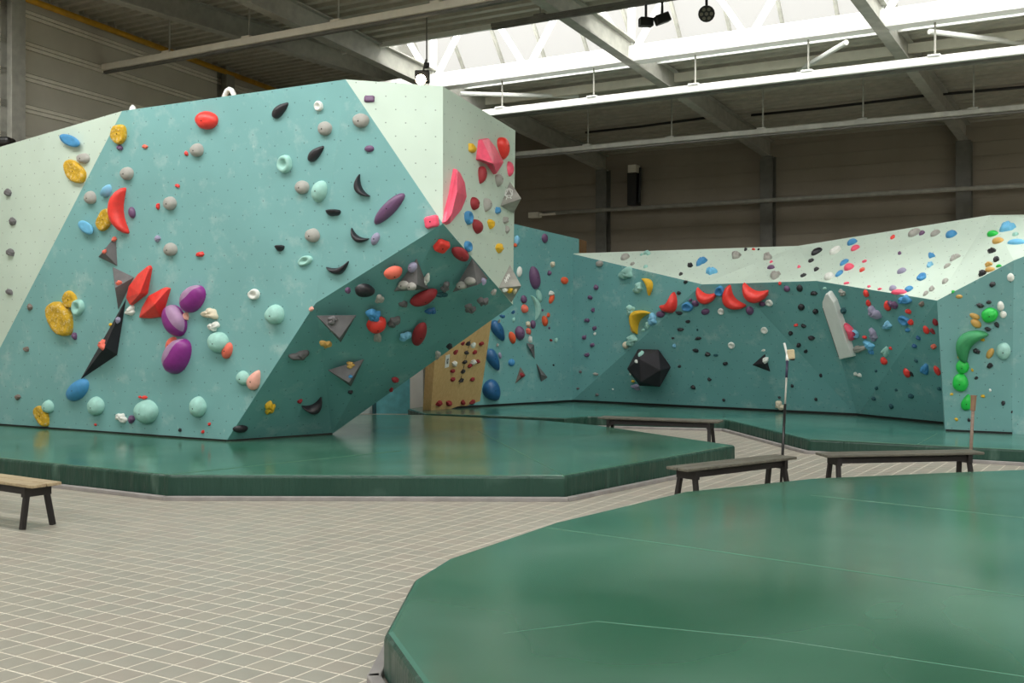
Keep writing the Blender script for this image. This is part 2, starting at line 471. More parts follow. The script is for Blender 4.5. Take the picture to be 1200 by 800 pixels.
# hanging rails
def rail(s, z, va, vb, mat, label, hang, wd=0.16, ht=0.1, name='light_rail'):
    def P(v, zz): p = C0 + vh * v - uh * s; return V3((p.x, p.y, zz))
    r = setp(empty(name, P((va + vb) / 2, z)), label, 'rail')
    mb = MB(); mb.bar(P(va, z + ht / 2), P(vb, z + ht / 2), wd, ht); mb.build('rail_body', mat, r, bevel=0.012)
    mb = MB(); mb.bar(P(va, z - 0.02), P(vb, z - 0.02), wd * 0.5, 0.04); mb.build('rail_underside', STEELD, r)
    v = va + 0.9
    while v < vb:
        mb = MB(); mb.tube([P(v, z + ht), P(v, hang)], 0.016, 6); mb.build('hanger_rod', STEEL, r)
        mb = MB(); mb.bar(P(v - 0.09, z + ht + 0.01), P(v + 0.09, z + ht + 0.01), wd + 0.02, 0.03); mb.build('clamp', mat, r)
        v += 1.95
    return r
rail(sT, zb - 0.66, -3.6, VR - 0.4, WHITE, 'white hanging light rail just below the girder', zb, 0.22, 0.13)
rail(4.0, 5.58, -7.5, VR - 0.4, STEEL, 'dull grey light rail hanging near the back wall', rz(4.0) + 0.44, 0.16, 0.1)
rail(11.7, 6.52, -9.9, 6.0, CLADL, 'pale light rail crossing the ceiling above the boulder', rz(11.7) + 0.44, 0.18, 0.12)
rail(10.2, 6.62, -1.2, 8.0, STEELD, 'dark conduit rail along the edge of the rooflight', rz(10.2) + 0.44, 0.1, 0.06)
for k, (s, va, vb) in enumerate(((5.6, -7, 18),)):
    mb = MB(); mb.bar(R(s, va, 0.3), R(s, vb, 0.3), 0.08, 0.16)
    o = mb.build('roof_purlin', CLADL); setp(o, 'cream purlin between the girder and the back wall', 'roof beam')
def bracing(a, b, label):
    mb = MB(); mb.tube([a, b], 0.045, 8); o = mb.build('bracing_tube', WHITE); setp(o, label, 'roof brace')
bracing(R(5.3, 2.3, 0.25), R(6.9, 3.6, 0.1), 'white diagonal brace tube beside the second rafter')
bracing(R(5.3, 6.1, 0.25), R(6.9, 4.9, 0.1), 'white diagonal brace tube at the right edge of the photo')
bracing(R(5.2, -2.3, 0.3), R(7.0, -4.0, 0.05), 'thin white brace tube above the boulder corner')

# pipes on walls
def pipe(pts, r, mat, name, label, clips=None):
    mb = MB(); mb.tube(pts, r, 10)
    o = mb.build(name, mat, smooth=True); setp(o, label, 'pipe'); return o
zy = at(35, 0, 1).z
def on_left(px, py, off=0.22):
    pl = Plane(lw0 + nl * off, lw0 + nl * off + lwd, lw0 + nl * off + ZUP); return pl.hit(px, py)
a, b = on_left(35, 0), on_left(318, 104)
d = (b - a)
yp = pipe([a - d * 0.8, b + d * 0.12], 0.055, YEL, 'gas_pipe', 'yellow pipe running along the top of the left wall')
for t in [i * 0.11 - 0.05 for i in range(11)]:
    p = a + d * t
    mb = MB(); mb.tube([p + ZUP * 0.05, p + ZUP * 0.34], 0.012, 6); mb.build('pipe_hanger', STEEL, yp)
def on_back(px, py, off=0.3):
    pl = Plane(C0 - uh * off, C0 - uh * off + vh, C0 - uh * off + ZUP); return pl.hit(px, py)
a, b = on_back(622, 251), on_back(1200, 217)
b.z = a.z = (a.z + b.z) / 2
bp = pipe([a, b + (b - a) * 0.3], 0.05, STEEL, 'heating_pipe', 'grey pipe running level along the back wall')
for t in (0.08, 0.25, 0.45, 0.7, 0.95):
    p = a + (b - a) * t
    mb = MB(); mb.bar(p + uh * 0.02, p + uh * 0.3, 0.04, 0.04); mb.build('pipe_bracket', STEELD, bp)
# wall heater
p = on_back(743, 218, 0.2)
ht = setp(empty('wall_heater', p), 'dark tall wall heater with a pale top on the back wall', 'heater')
mb = MB(); mb.box(p - ZUP * 0.08, vh, uh, ZUP, 0.24, 0.3, 0.8); mb.build('heater_case', BLACKM, ht, bevel=0.01)
mb = MB(); mb.box(p + ZUP * 0.42, vh, uh, ZUP, 0.22, 0.26, 0.2); mb.build('heater_top', CLADL, ht, bevel=0.01)
mb = MB(); mb.tube([p + vh * 0.15 - ZUP * 0.4, p + vh * 0.17 + ZUP * 0.45], 0.03); mb.build('heater_pipe', BLACKM, ht)
p = on_back(627, 252, 0.5)
bx = setp(empty('junction_box', p), 'small pale junction box at the left end of the wall pipe', 'box')
mb = MB(); mb.box(p, vh, uh, ZUP, 0.3, 0.2, 0.14); mb.build('box_case', CLADL, bx, bevel=0.01)
mb = MB(); mb.tube([p + vh * 0.15, p + vh * 0.6], 0.03); mb.build('box_spout', CLADL, bx)

# ceiling cable runs
for k, (pts, lb) in enumerate(([[R(2.4, -3.6, 0.35), R(2.6, -2.2, 0.3), R(2.5, -0.4, 0.38)], 'black cable slung under the far roof, left of the rafter'],
                               [[R(2.4, 0.4, 0.36), R(2.6, 2.0, 0.30), R(2.5, 4.0, 0.37), R(2.5, 6.5, 0.33)], 'black cable slung under the far roof, right of the rafter'])):
    pts = pts
    mb = MB(); mb.tube(pts, 0.03, 6); o = mb.build('roof_cable', BLACKM, smooth=True); setp(o, lb, 'cable')

# ================================================================== MATS
ZM, ZF = 0.26, 0.20
def mat_obj(name, poly, z, mat, label, bevel=0.035):
    mb = MB(); mb.prism(poly, 0.0, z)
    c = sum((V3((p[0], p[1], 0)) for p in poly), V3((0, 0, 0))) / len(poly)
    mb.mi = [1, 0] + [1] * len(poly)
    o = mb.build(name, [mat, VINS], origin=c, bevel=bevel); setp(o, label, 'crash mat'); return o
def seam(parent, pts, name='seam', r=0.0035):
    mb = MB(); mb.tube(pts, r, 6); return mb.build(name, VIND, parent)
def kerb(parent, a, b, off):
    a, b = V3((a[0], a[1], 0.02)), V3((b[0], b[1], 0.02)); d = (b - a).normalized(); n = V3((d.y, -d.x, 0))
    if n.dot(off) < 0: n = -n
    mb = MB(); mb.bar(a + n * 0.05 - d * 0.03, b + n * 0.05 + d * 0.03, 0.07, 0.045); return mb.build('kerb_strip', KERB, parent, bevel=0.008)
xy = lambda v: (v.x, v.y)
# boulder mat
bm_pts = [onz(-60, 530, ZM), onz(0, 536.5, ZM), onz(197, 556, ZM), onz(662, 557, ZM), onz(862, 521.5, ZM), onz(700, 498, ZM), onz(640, 492.5, ZM), onz(500, 486, ZM)]
bpoly = [xy(p) for p in bm_pts] + [(-5.5, 19.6), (-7.4, 18.7), (-8.1, 17.5)]
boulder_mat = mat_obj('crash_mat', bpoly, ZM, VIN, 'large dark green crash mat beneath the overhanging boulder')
for i in range(4): kerb(boulder_mat, bpoly[i], bpoly[i + 1], V3((0, -1, 0)) if i < 3 else V3((1, -1, 0)))
s1 = onz(198, 556, ZM); s2 = onz(470, 528, ZM)
seam(boulder_mat, [s1 + ZUP * 0.001, s2 + ZUP * 0.001])
seam(boulder_mat, [onz(662, 557, ZM), onz(560, 505, ZM)])
# far mat
f_pts = [onz(498, 484.5, ZF), onz(663, 489.5, ZF), onz(690, 487.5, ZF), onz(850, 491, ZF), onz(948, 514.5, ZF), onz(1200, 527, ZF), onz(1300, 530, ZF)]
fpoly = [xy(p) for p in f_pts] + [(11.5, 19.0), (8.0, 22.5), (1.8, 25.2), (-1.2, 23.0), (-2.0, 21.3)]
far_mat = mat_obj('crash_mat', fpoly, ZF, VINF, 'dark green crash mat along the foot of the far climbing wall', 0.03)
for i in (2, 3, 4, 5): kerb(far_mat, fpoly[i], fpoly[i + 1], V3((0, -1, 0)))
seam(far_mat, [onz(1075, 520.5, ZF), onz(1098, 508, ZF)])
seam(far_mat, [onz(950, 514.5, ZF) + ZUP * 0.0, onz(1200, 527, ZF)], r=0.006)
# near mat
n_px = [(492, 800), (450, 740), (484, 678), (525, 653), (650, 611), (800, 575.5), (950, 560), (1110, 553), (1200, 549.5)]
npts = [onz(x, y, ZM) for x, y in n_px]
npoly = [(1.2, -2.5), (0.35, 2.2)] + [xy(p) for p in npts] + [(8.5, 11.9), (9.5, -2.5)]
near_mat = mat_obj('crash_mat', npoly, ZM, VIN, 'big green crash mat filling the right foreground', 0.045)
for i in range(1, 10): kerb(near_mat, npoly[i], npoly[i + 1], V3((-1, 0.4, 0)))
seam(near_mat, [onz(640, 618, ZM), onz(800, 640, ZM), onz(1155, 692, ZM), onz(1300, 712, ZM)])
seam(near_mat, [onz(590, 742, ZM), onz(700, 728, ZM), onz(900, 748, ZM), onz(1250, 800, ZM)], r=0.003)
seam(near_mat, [onz(950, 580, ZM), onz(1110, 597, ZM), onz(1250, 612, ZM)], r=0.003)

# ================================================================== BOULDER
P1 = onz(265, 517, ZM); P0 = onz(-20, 496.6, ZM); B2 = onz(389, 508.5, ZM)
Q = at(519, 262, 13.2); S_PUSH = 0.57
PU = Plane(P1, B2, Q)
S = PU.hit(370, 355); E_ = PU.hit(601, 357)
S = at(370, 355, S.y + S_PUSH)
PM = Plane(P0, P1, S)
Vt = PM.hit(405, 93); V2 = PM.hit(143, 130); Wl = PM.hit(5, 398)
Tt = at(519, 101, Q.y + 0.35)
PR = Plane(Tt, Q, E_)
Rt = PR.hit(604, 153)
L0 = at(-20, 178, 17.3)
PL = Plane(V2, Wl, L0)
Wl0 = PL.hit(-45, 440)
# left border of the front face follows the crease line beyond the frame
boulder = setp(empty('climbing_boulder', (P1 + B2) / 2), 'huge faceted teal and pale mint climbing boulder leaning over its mat', 'climbing wall')
fr = "boulder's teal front face"
Wx = PM.hit(-45, 495 - 0)  # = P0
Wc = PM.hit(-45, 495.0)
crease = PM.hit(-8, 423)
panel(boulder, [[P0, P1, S, Vt, V2, Wl, crease]], TEAL, fr, 'front_panel')
panel(boulder, [[S, Q, Vt]], TEAL, fr, 'front_panel')
panel(boulder, [[V2, Wl, crease, PL.hit(-20, 431), L0]], PALE, "boulder's pale left face", 'left_panel')
panel(boulder, [[crease, P0, PL.hit(-20, 431)]], TEAL, "boulder's pale left face", 'left_panel')
panel(boulder, [[Vt, Tt, Q]], PALE, "boulder's pale front corner", 'corner_panel')
panel(boulder, [[Tt, Rt, E_, Q]], PALE, "boulder's pale right side", 'side_panel')
panel(boulder, [[P1, S, B2], [S, Q, E_, B2]], TEAL_FAR_AND_SHADE, "boulder's dark underside", 'underside_panel')  # darker teal than the front: the overhang's shade is put into the paint
core(boulder, [P0, PL.hit(-20, 431), L0, V2, Vt, Tt, Rt, E_, B2, P1], [(0.75, 1.0, 0)] * 3 + [(0.2, 1.6, 0)] + [(-0.9, 1.5, 0)] * 6, PLYC)
# dark gap strip under the boulder
mb = MB(); mb.bar(P0 + V3((0, -0.004, 0.012)), P1 + V3((0, -0.004, 0.012)), 0.03, 0.024); mb.build('base_gap', BLACKM, boulder)
mb = MB(); mb.bar(P1 + V3((0, -0.004, 0.012)), B2 + V3((0, -0.004, 0.012)), 0.03, 0.024); mb.build('base_gap', BLACKM, boulder)
# hoops on the top edge
def hoop(px, py, wpx, hpx, label):
    c = PM.hit(px, py) + V3((-0.1, 0.25, -0.1)); d = (Vt - V2).normalized(); hh = hpx / 90; ww = wpx / 90
    pts = [c - d * ww / 2 - ZUP * 0.2] + [c - d * ww / 2 * math.cos(t) + ZUP * (hh * math.sin(t)) for t in [i * PI / 8 for i in range(9)]] + [c + d * ww / 2 - ZUP * 0.2]
    h = setp(empty('grab_hoop', c), label, 'handle')
    mb = MB(); mb.tube(pts, 0.035, 10); mb.build('hoop_tube', WHITE, h, smooth=True)
    for k in (0, -1):
        mb = MB(); mb.tube([pts[k], pts[k] + ZUP * 0.12], 0.045, 10); mb.build('hoop_foot', BLACKM, h)
hoop(272, 113, 20, 22, 'white bent grab hoop on the boulder top above the red round hold')
hoop(157, 128, 7, 16, 'short white grab hoop on the boulder top near the yellow hold')
# dark bag on the top at the left edge
p = at(3, 167, L0.y + 0.2)
bg = MB()
for i in range(1): bg.box(p, (1, 0, 0), (0, 1, 0), ZUP, 0.34, 0.3, 0.16)
o = bg.build('dark_bag', BLACKM, bevel=0.06); setp(o, 'small dark bag lying on top of the boulder at the left', 'bag')

# ================================================================== FAR WALLS
b_ = lambda px, py: onz(px, py, ZF)
a0 = b_(669, 470.5); a1 = b_(1005, 487); a2 = b_(1106, 497); a3 = b_(1108, 505); a4 = b_(1186, 508.5); a5 = b_(1300, 511)
WTL = at(669, 297, a0.y + 0.05)
T00 = at(823, 333, 20.6)
PB = Plane(a0, a1, T00); T00b = PB.hit(862, 332)
T0 = at(957, 329, 19.1)
T1 = at(1098, 352, 16.7)
PE = Plane(T1, a3, a4); T2 = PE.hit(1188, 305)
T3 = at(1300, 262, 16.0)
K = at(935, 288, 20.9); J = at(1160, 252, 18.2); J2 = at(1300, 250, 17.2)
fw = setp(empty('climbing_wall', (a0 + a4) / 2), 'long faceted teal far climbing wall with a pale upper slab', 'climbing wall')
panel(fw, [[a0, WTL, T00]], TEAL_FAR_AND_SHADE, "far wall's left facet", 'left_facet')
panel(fw, [[a0, T00, T00b, a1]], TEAL_FAR_AND_SHADE, "far wall's central facet", 'central_facet')
panel(fw, [[T00b, T0, a1]], TEAL_FAR_AND_SHADE, "far wall's upper facet", 'upper_facet')
panel(fw, [[T0, T1, a1], [T1, a2, a1]], TEAL_FAR_AND_SHADE, "far wall's dark right facet", 'right_facet')
panel(fw, [[T1, a2, a3]], TEAL, "right pillar", 'pillar_return')
panel(fw, [[T1, T2, a4, a3]], TEAL, "right pillar", 'pillar_front')
panel(fw, [[T2, T3, a5, a4]], TEAL, "right pillar's edge", 'pillar_side')
panel(fw, [[WTL, T00, K], [T00, T00b, K], [T00b, T0, K]], PALE, "pale slab's left half", 'slab_left')
panel(fw, [[T0, T1, J], [T0, J, K]], PALE, "pale slab's right half", 'slab_middle')
panel(fw, [[T1, T2, J], [T2, T3, J], [T3, J2, J]], PALE, "pale slab's right half", 'slab_right')
core(fw, [a0, WTL, K, J, J2, T3, a5, a4, a3, a2, a1], (0.5, 0.9, 0), PLYC)
mb = MB(); mb.bar(a0 + V3((0, -0.01, 0.02)), a1 + V3((0, -0.01, 0.02)), 0.04, 0.05); mb.build('base_gap', BLACKM, fw)
mb = MB(); mb.bar(a1 + V3((0, -0.01, 0.02)), a2 + V3((0, -0.01, 0.02)), 0.04, 0.05); mb.build('base_gap', BLACKM, fw)
mb = MB(); mb.bar(a3 + V3((0, -0.01, 0.015)), a4 + V3((0, -0.01, 0.015)), 0.03, 0.03); mb.build('base_gap', BLACKM, fw)
# corner wall behind the boulder
w0 = b_(505, 480); w1 = b_(686, 469.8)
PW = Plane(w0, w1, at(640, 270, 22.75))
cw = setp(empty('climbing_wall', (w0 + w1) / 2), 'tall teal climbing wall in the corner behind the boulder', 'climbing wall')
panel(cw, [[w0, w1, PW.hit(678.5, 470), PW.hit(678.5, 280), PW.hit(520, 243)]][:1], TEAL_FAR_AND_SHADE, "far corner wall", 'corner_panel')
core(cw, [w0, PW.hit(520, 243), PW.hit(678.5, 280), PW.hit(678.5, 470)], (0.2, 0.6, 0), PLYC)
mb = MB(); mb.bar(w0 + V3((0, -0.01, 0.02)), w1 + V3((0, -0.01, 0.02)), 0.04, 0.04); mb.build('base_gap', BLACKM, cw)

# plywood board
BL = onz(505, 480.5, ZF); BR = onz(561.5, 476.5, ZF)
PBd = Plane(BL, BR, at(575, 385, BR.y - 0.75))
bd = setp(empty('training_board', (BL + BR) / 2), 'plywood training board with small holds beneath the boulder overhang', 'training board')
TRb, TLb = PBd.hit(580.5, 345), PBd.hit(515, 345)
panel(bd, [[BL, BR, TRb, TLb]], PLY, "plywood training board", 'board_face', 0.04)
back = V3((-0.16, 0.06, 0))
mb = MB(); mb.add([BL, TLb, TLb + back, BL + back, BL + V3((0.0, .4, 0)), TLb + V3((0, .4, 0))], [(0, 1, 2, 3), (3, 2, 5, 4)]); mb.build('board_side', PLY, bd)
pt = PBd.hit(524, 423)
x, y = face_axes(PBd.n)
tg = MB(); tl = (PBd.hit(525, 414) - PBd.hit(523.5, 431)).normalized(); sd = tl.cross(PBd.n)
tg.box(pt + PBd.n * 0.004, sd, tl, PBd.n, 0.095, 0.27, 0.006); o = tg.build('paper_tag', WHITE); setp(o, 'narrow white paper tag on the plywood board', 'sign')
m2 = MB()
for i, (u, v, sw, sh) in enumerate(((0.012, 0.035, 0.02, 0.05), (0.012, -0.03, 0.02, 0.06), (-0.012, 0.0, 0.012, 0.1))): m2.box(pt + PBd.n * 0.0075 + sd * u + tl * v, sd, tl, PBd.n, sw, sh, 0.001)
m2.build('print', BLACKM, o)
m2 = MB(); a = PBd.hit(551, 398); b = PBd.hit(538, 452)
for i in range(9):
    p, q = a.lerp(b, i / 9), a.lerp(b, i / 9 + 0.07); m2.bar(p + PBd.n * 0.003, q + PBd.n * 0.003, 0.012, 0.002, up=PBd.n)
m2.build('dotted_line', BLACKM, bd)

# white post and teal door behind the boulder
yb = 22.3
p = at(489, 430, yb); mb = MB(); mb.box((p.x, yb, 1.5), (1, 0, 0), (0, 1, 0), ZUP, 0.27, 0.27, 3.0)
pl = mb.build('white_post', WHITE, bevel=0.01); setp(pl, 'white square post left of the plywood board', 'post')
dr = setp(empty('door_1', (at(455, 470, 22.6).x, 22.6, 0)), kind='structure')
x0, x1 = at(441, 0, 22.6).x, at(481, 0, 22.6).x
mb = MB(); mb.box(((x0 + x1) / 2, 22.6, 1.1), (1, 0, 0), (0, 1, 0), ZUP, x1 - x0, 0.06, 2.2); mb.build('door_leaf', plain('teal_door_paint', rgb(112, 196, 206), 0.45), dr)
mb = MB(); mb.box((x0 - 0.04, 22.57, 1.1), (1, 0, 0), (0, 1, 0), ZUP, 0.07, 0.1, 2.2); mb.build('door_frame', plain('dark_teal_frame', rgb(40, 90, 98), 0.5), dr)
mb = MB(); mb.box((x0 - 0.55, 22.65, 1.4), (1, 0, 0), (0, 1, 0), ZUP, 0.95, 0.08, 2.8); mb.build('door_surround', plain('light_blue_paint', rgb(214, 232, 234), 0.5), dr)

# ================================================================== VOLUMES AND HOLDS
PAL = {'grey': ((164, 162, 156), 'grey'), 'dgrey': ((104, 102, 104), 'dark grey'), 'black': ((36, 34, 40), 'black'), 'red': ((232, 62, 54), 'red'),
       'pink': ((246, 92, 122), 'pink'), 'coral': ((232, 112, 92), 'coral'), 'orange': ((228, 92, 52), 'orange'), 'yellow': ((226, 180, 44), 'yellow'),
       'blue': ((70, 144, 196), 'blue'), 'lblue': ((110, 186, 226), 'light blue'), 'navy': ((36, 92, 140), 'deep blue'), 'purple': ((106, 74, 110), 'purple'),
       'violet': ((140, 44, 136), 'violet'), 'lav': ((150, 146, 172), 'lavender'), 'teal': ((158, 206, 196), 'pale teal'), 'white': ((226, 228, 222), 'white'),
       'cream': ((222, 210, 186), 'cream'), 'green': ((38, 196, 76), 'green'), 'dgreen': ((60, 150, 96), 'dull green'), 'dred': ((150, 40, 48), 'dark red'), 'ochre': ((206, 164, 90), 'ochre'),
       'dteal': ((32, 84, 92), 'dark teal'), 'brown': ((120, 108, 100), 'brown'), 'blush': ((240, 176, 160), 'blush'), 'sky': ((128, 190, 222), 'sky blue')}
def hmat(c):
    r = 0.38 if c in ('violet', 'purple', 'black', 'red', 'green', 'navy', 'pink') else 0.6
    return plain('hold_' + c, rgb(*PAL[c][0]), r, var=0.07, scale=14, bump=0.12)
def pitted(c):
    nm = 'pitted_' + c
    if nm not in MATS:
        t = NT(nm); o = t.n('ShaderNodeTexCoord').outputs['Object']; n = t.noise(22, 6, o, 0.65); k = rgb(*PAL[c][0])
        t.l(t.mix(t.ramp(n, 0.52, 0.75), t.mix(t.ramp(t.noise(9, 3, o), 0.35, 0.65), tuple(q * 0.7 for q in k[:3]) + (1,), k), rgb(232, 214, 170)), t.b.inputs['Base Color'])
        t.b.inputs['Roughness'].default_value = 0.8; t.bump(n, 0.9, 0.03); MATS[nm] = t.m
    return MATS[nm]
def vol_mat(c): return plain('volume_' + c, rgb(*PAL[c][0]), 0.75, var=0.25, scale=3.5, bump=0.2)
def find(px, py):
    best = None
    for rr in (0, 2, 4, 7, 11, 16, 22):
        for k in range(1 if rr == 0 else 12):
            X, Y = px + rr * math.cos(k * PI / 6), py + rr * math.sin(k * PI / 6)
            d = ray(X, Y)
            for a, b, c, n, ph in SURF:
                den = d.dot(n)
                if den > -1e-6: continue
                t = (a - EYE).dot(n) / den
                if best and t > best[0]: continue
                p = EYE + d * t
                if (b - a).cross(p - a).dot(n) < -1e-9 or (c - b).cross(p - b).dot(n) < -1e-9 or (a - c).cross(p - c).dot(n) < -1e-9: continue
                best = (t, a, n, ph)
        if best: break
    if not best: return None
    t, a, n, ph = best; d = ray(px, py)
    return EYE + d * ((a - EYE).dot(n) / d.dot(n)), n, ph, a

def volume(pxs, apex, height, col, label, on=None):
    """pyramid volume: base outline pixels on the wall, apex pixel and height in metres"""
    cx_ = sum(p[0] for p in pxs) / len(pxs); cy_ = sum(p[1] for p in pxs) / len(pxs)
    h = find(*(on or (cx_, cy_))); p0, n, ph, a = h
    def pl(px, py, off): d = ray(px, py); return EYE + d * ((a + n * off - EYE).dot(n) / d.dot(n))
    base = [pl(x, y, 0.0) for x, y in pxs]; ap = pl(apex[0], apex[1], height)
    mb = MB(); k = len(base)
    nn = (base[1] - base[0]).cross(base[2] - base[0])
    if nn.dot(n) < 0: base.reverse()
    mb.add(base + [ap], [(i, (i + 1) % k, k) for i in range(k)] + [tuple(range(k - 1, -1, -1))])
    o = mb.build('wall_volume', vol_mat(col), bevel=0.006); setp(o, label, 'climbing volume')
    for i in range(k):
        A, B_ = base[i], base[(i + 1) % k]; m = (B_ - A).cross(ap - A).normalized()
        SURF.append((A, B_, ap, m, label_short(label)))
    return o
def label_short(l): return '@' + l
def cv(ox, oy, sc, *pts): return [(ox + x * sc, oy + y * sc) for x, y in pts]
c8 = lambda *p: cv(80, 270, 0.225, *p)
cD = lambda *p: cv(200, 300, 0.275, *p)
cF = lambda *p: cv(390, 270, 0.2875, *p)
cG = lambda *p: cv(480, 250, 0.3, *p)
cE = lambda *p: cv(390, 90, 0.2875, *p)
cI = lambda *p: cv(820, 250, 0.2874, *p)
volume(c8((248, 26), (257, 187), (155, 137)), c8((184, 112))[0], 0.13, 'dgrey', 'topmost small dark grey triangle volume on the boulder front')
volume(c8((230, 188), (343, 242), (261, 415)), c8((243, 300))[0], 0.16, 'dgrey', 'dark grey triangle volume beside the red wedge holds')
volume(c8((303, 352), (256, 648), (60, 780)), c8((190, 606))[0], 0.20, 'black', 'longest black spike volume pointing down on the boulder front')
volume(cD((618, 252), (792, 250), (725, 368)), cD((720, 350))[0], 0.22, 'dgrey', 'upper grey triangle volume on the underside, nearest the front edge')
volume(cD((668, 485), (826, 437), (768, 556)), cD((760, 540))[0], 0.22, 'dgrey', 'lower grey triangle volume on the dark underside')
volume(cF((342, 112), (392, 240), (246, 249)), cF((345, 222))[0], 0.22, 'dgrey', 'grey triangle volume carrying grey knobs high on the underside')
volume(cF((568, 112), (634, 196), (486, 252)), cF((590, 222))[0], 0.24, 'dgrey', 'grey triangle volume at the underside edge by the pale side')
LOGO_VOLS = []
LOGO_VOLS.append(volume(cE((722, 425), (737, 556), (683, 526)), cE((769, 496))[0], 0.30, 'grey', 'grey pyramid volume with a white star emblem on the pale side', on=cE((712, 505))[0]))
volume(cF((722, 138), (728, 294), (675, 233)), cF((769, 226))[0], 0.28, 'grey', 'grey pyramid volume with white lettering above the underside tip', on=cE((690, 700))[0])
volume(cG((456, 505), (487, 512), (490, 572)), cG((470, 528))[0], 0.1, 'dgrey', 'upper dark triangle volume on the far corner wall')
volume(cG((494, 584), (540, 640), (514, 658)), cG((514, 628))[0], 0.12, 'dgrey', 'lower right dark triangle volume on the far corner wall')
volume(cG((432, 598), (454, 632), (411, 666)), cG((432, 640))[0], 0.1, 'brown', 'brown triangle volume on the far corner wall')
volume(cI((266, 571), (289, 646), (213, 618)), cI((258, 612))[0], 0.12, 'black', 'small black triangle volume on the far wall near the brush pole')

# white emblem and letters on the two pyramid volumes
def on_surf(px, py):
    h = find(px, py); return h[0] + h[1] * 0.004, h[1]
def strokes(vol, segs, name, wd):
    mb = MB()
    for (x0, y0), (x1, y1) in segs:
        a, n = on_surf(x0, y0); b, n2 = on_surf(x1, y1)
        if (a - b).length > 0.4: continue
        mb.bar(a, b, wd, 0.003, up=n)
    if mb.v: mb.build(name, WHITE, vol)
z1 = lambda x, y: (560 + x * 0.075, 200 + y * 0.075)
hexa = [z1(485 + 62 * math.cos(t) * 1.05, 350 + 78 * math.sin(t)) for t in [i * PI / 3 - PI / 2 for i in range(6)]]
segs = [(hexa[i], hexa[(i + 1) % 6]) for i in range(6)] + [(hexa[0], hexa[2]), (hexa[2], hexa[4]), (hexa[4], hexa[0]), (z1(460, 395), z1(445, 455)), (z1(505, 415), z1(525, 440))]
strokes(LOGO_VOLS[0], segs, 'emblem', 0.016)
z2 = lambda x, y: (570 + x * 0.0875, 290 + y * 0.0875)
lv = [o for o in bpy.data.objects if o.name.startswith('wall_volume') and 'lettering' in o['label']][0]
L = []
for (bx0, by0) in ((245, 450), (262, 415), (283, 385)):
    L += [(z2(bx0, by0 - 22), z2(bx0 + 12, by0 + 22))]
    L += [(z2(bx0 + 18, by0 - 30), z2(bx0 + 30, by0 + 10)), (z2(bx0 + 4, by0 - 2), z2(bx0 + 24, by0 - 12))]
strokes(lv, L, 'lettering', 0.012)

# black twenty-sided volume on the far wall
cH = lambda *p: cv(660, 270, 0.2625, *p)
def ico():
    h = find(*cH((383, 640))[0]); p, n, ph, a = h
    bm = bmesh.new(); bmesh.ops.create_icosphere(bm, subdivisions=1, radius=0.43)
    me = bpy.data.meshes.new('polyhedron_volume'); 
    for v in bm.verts: pass
    bm.to_mesh(me); bm.free()
    px, py = cH((383, 613))[0]
    d = ray(px, py); c = EYE + d * ((a + n * 0.2 - EYE).dot(n) / d.dot(n))
    rot = n.to_track_quat('Z', 'Y').to_matrix().to_4x4()
    o = link('polyhedron_volume', me, vol_mat('black'), None, Matrix.Translation(c) @ rot @ Matrix.Rotation(0.35, 4, 'X') @ Matrix.Rotation(0.3, 4, 'Z'))
    b = o.modifiers.new('bevel', 'BEVEL'); b.width = 0.012; b.segments = 2
    setp(o, 'big black twenty-sided volume low on the far wall', 'climbing volume')
    me = o.data; M = o.matrix_world
    for f in me.polygons:
        vs = [M @ me.vertices[i].co for i in f.vertices]; m = (vs[1] - vs[0]).cross(vs[2] - vs[0]).normalized()
        SURF.append((vs[0], vs[1], vs[2], m, '@black twenty-sided volume'))
ico()
# white fin volume
h = find(985, 385); p, n, ph, a_ = h
def onpl(px, py, off): d = ray(px, py); return EYE + d * ((a_ + n * off - EYE).dot(n) / d.dot(n))
z3 = lambda x, y: (955 + x * 0.125, 330 + y * 0.125)
out = [(135, 85), (160, 85), (212, 165), (245, 260), (372, 640), (385, 695), (270, 722), (105, 215), (103, 165)]
mb = MB(); k = len(out)
lo = [onpl(*z3(x, y), 0.0) for x, y in out]; hi = [v + n * 0.1 for v in lo]
cen = sum(hi, V3((0, 0, 0))) / k
hi = [cen + (v - cen) * 0.96 for v in hi]
mb.add(lo + hi, [(i, (i + 1) % k, k + (i + 1) % k, k + i) for i in range(k)] + [tuple(range(k, 2 * k))])
fin = mb.build('fin_volume', WHITE, bevel=0.012); setp(fin, 'long white fin volume hanging on the far wall', 'climbing volume')
bm = bmesh.new(); bm.from_mesh(fin.data); bmesh.ops.recalc_face_normals(bm, faces=bm.faces); bm.to_mesh(fin.data); bm.free()
mb = MB(); mb.bar(hi[7] + (hi[8] - hi[7]) * 0 + n * 0.002 + (cen - hi[7]) * 0.05, hi[6] + n * 0.002 + (cen - hi[6]) * 0.06, 0.012, 0.004, up=n); mb.build('edge_stripe', STEELD, fin)

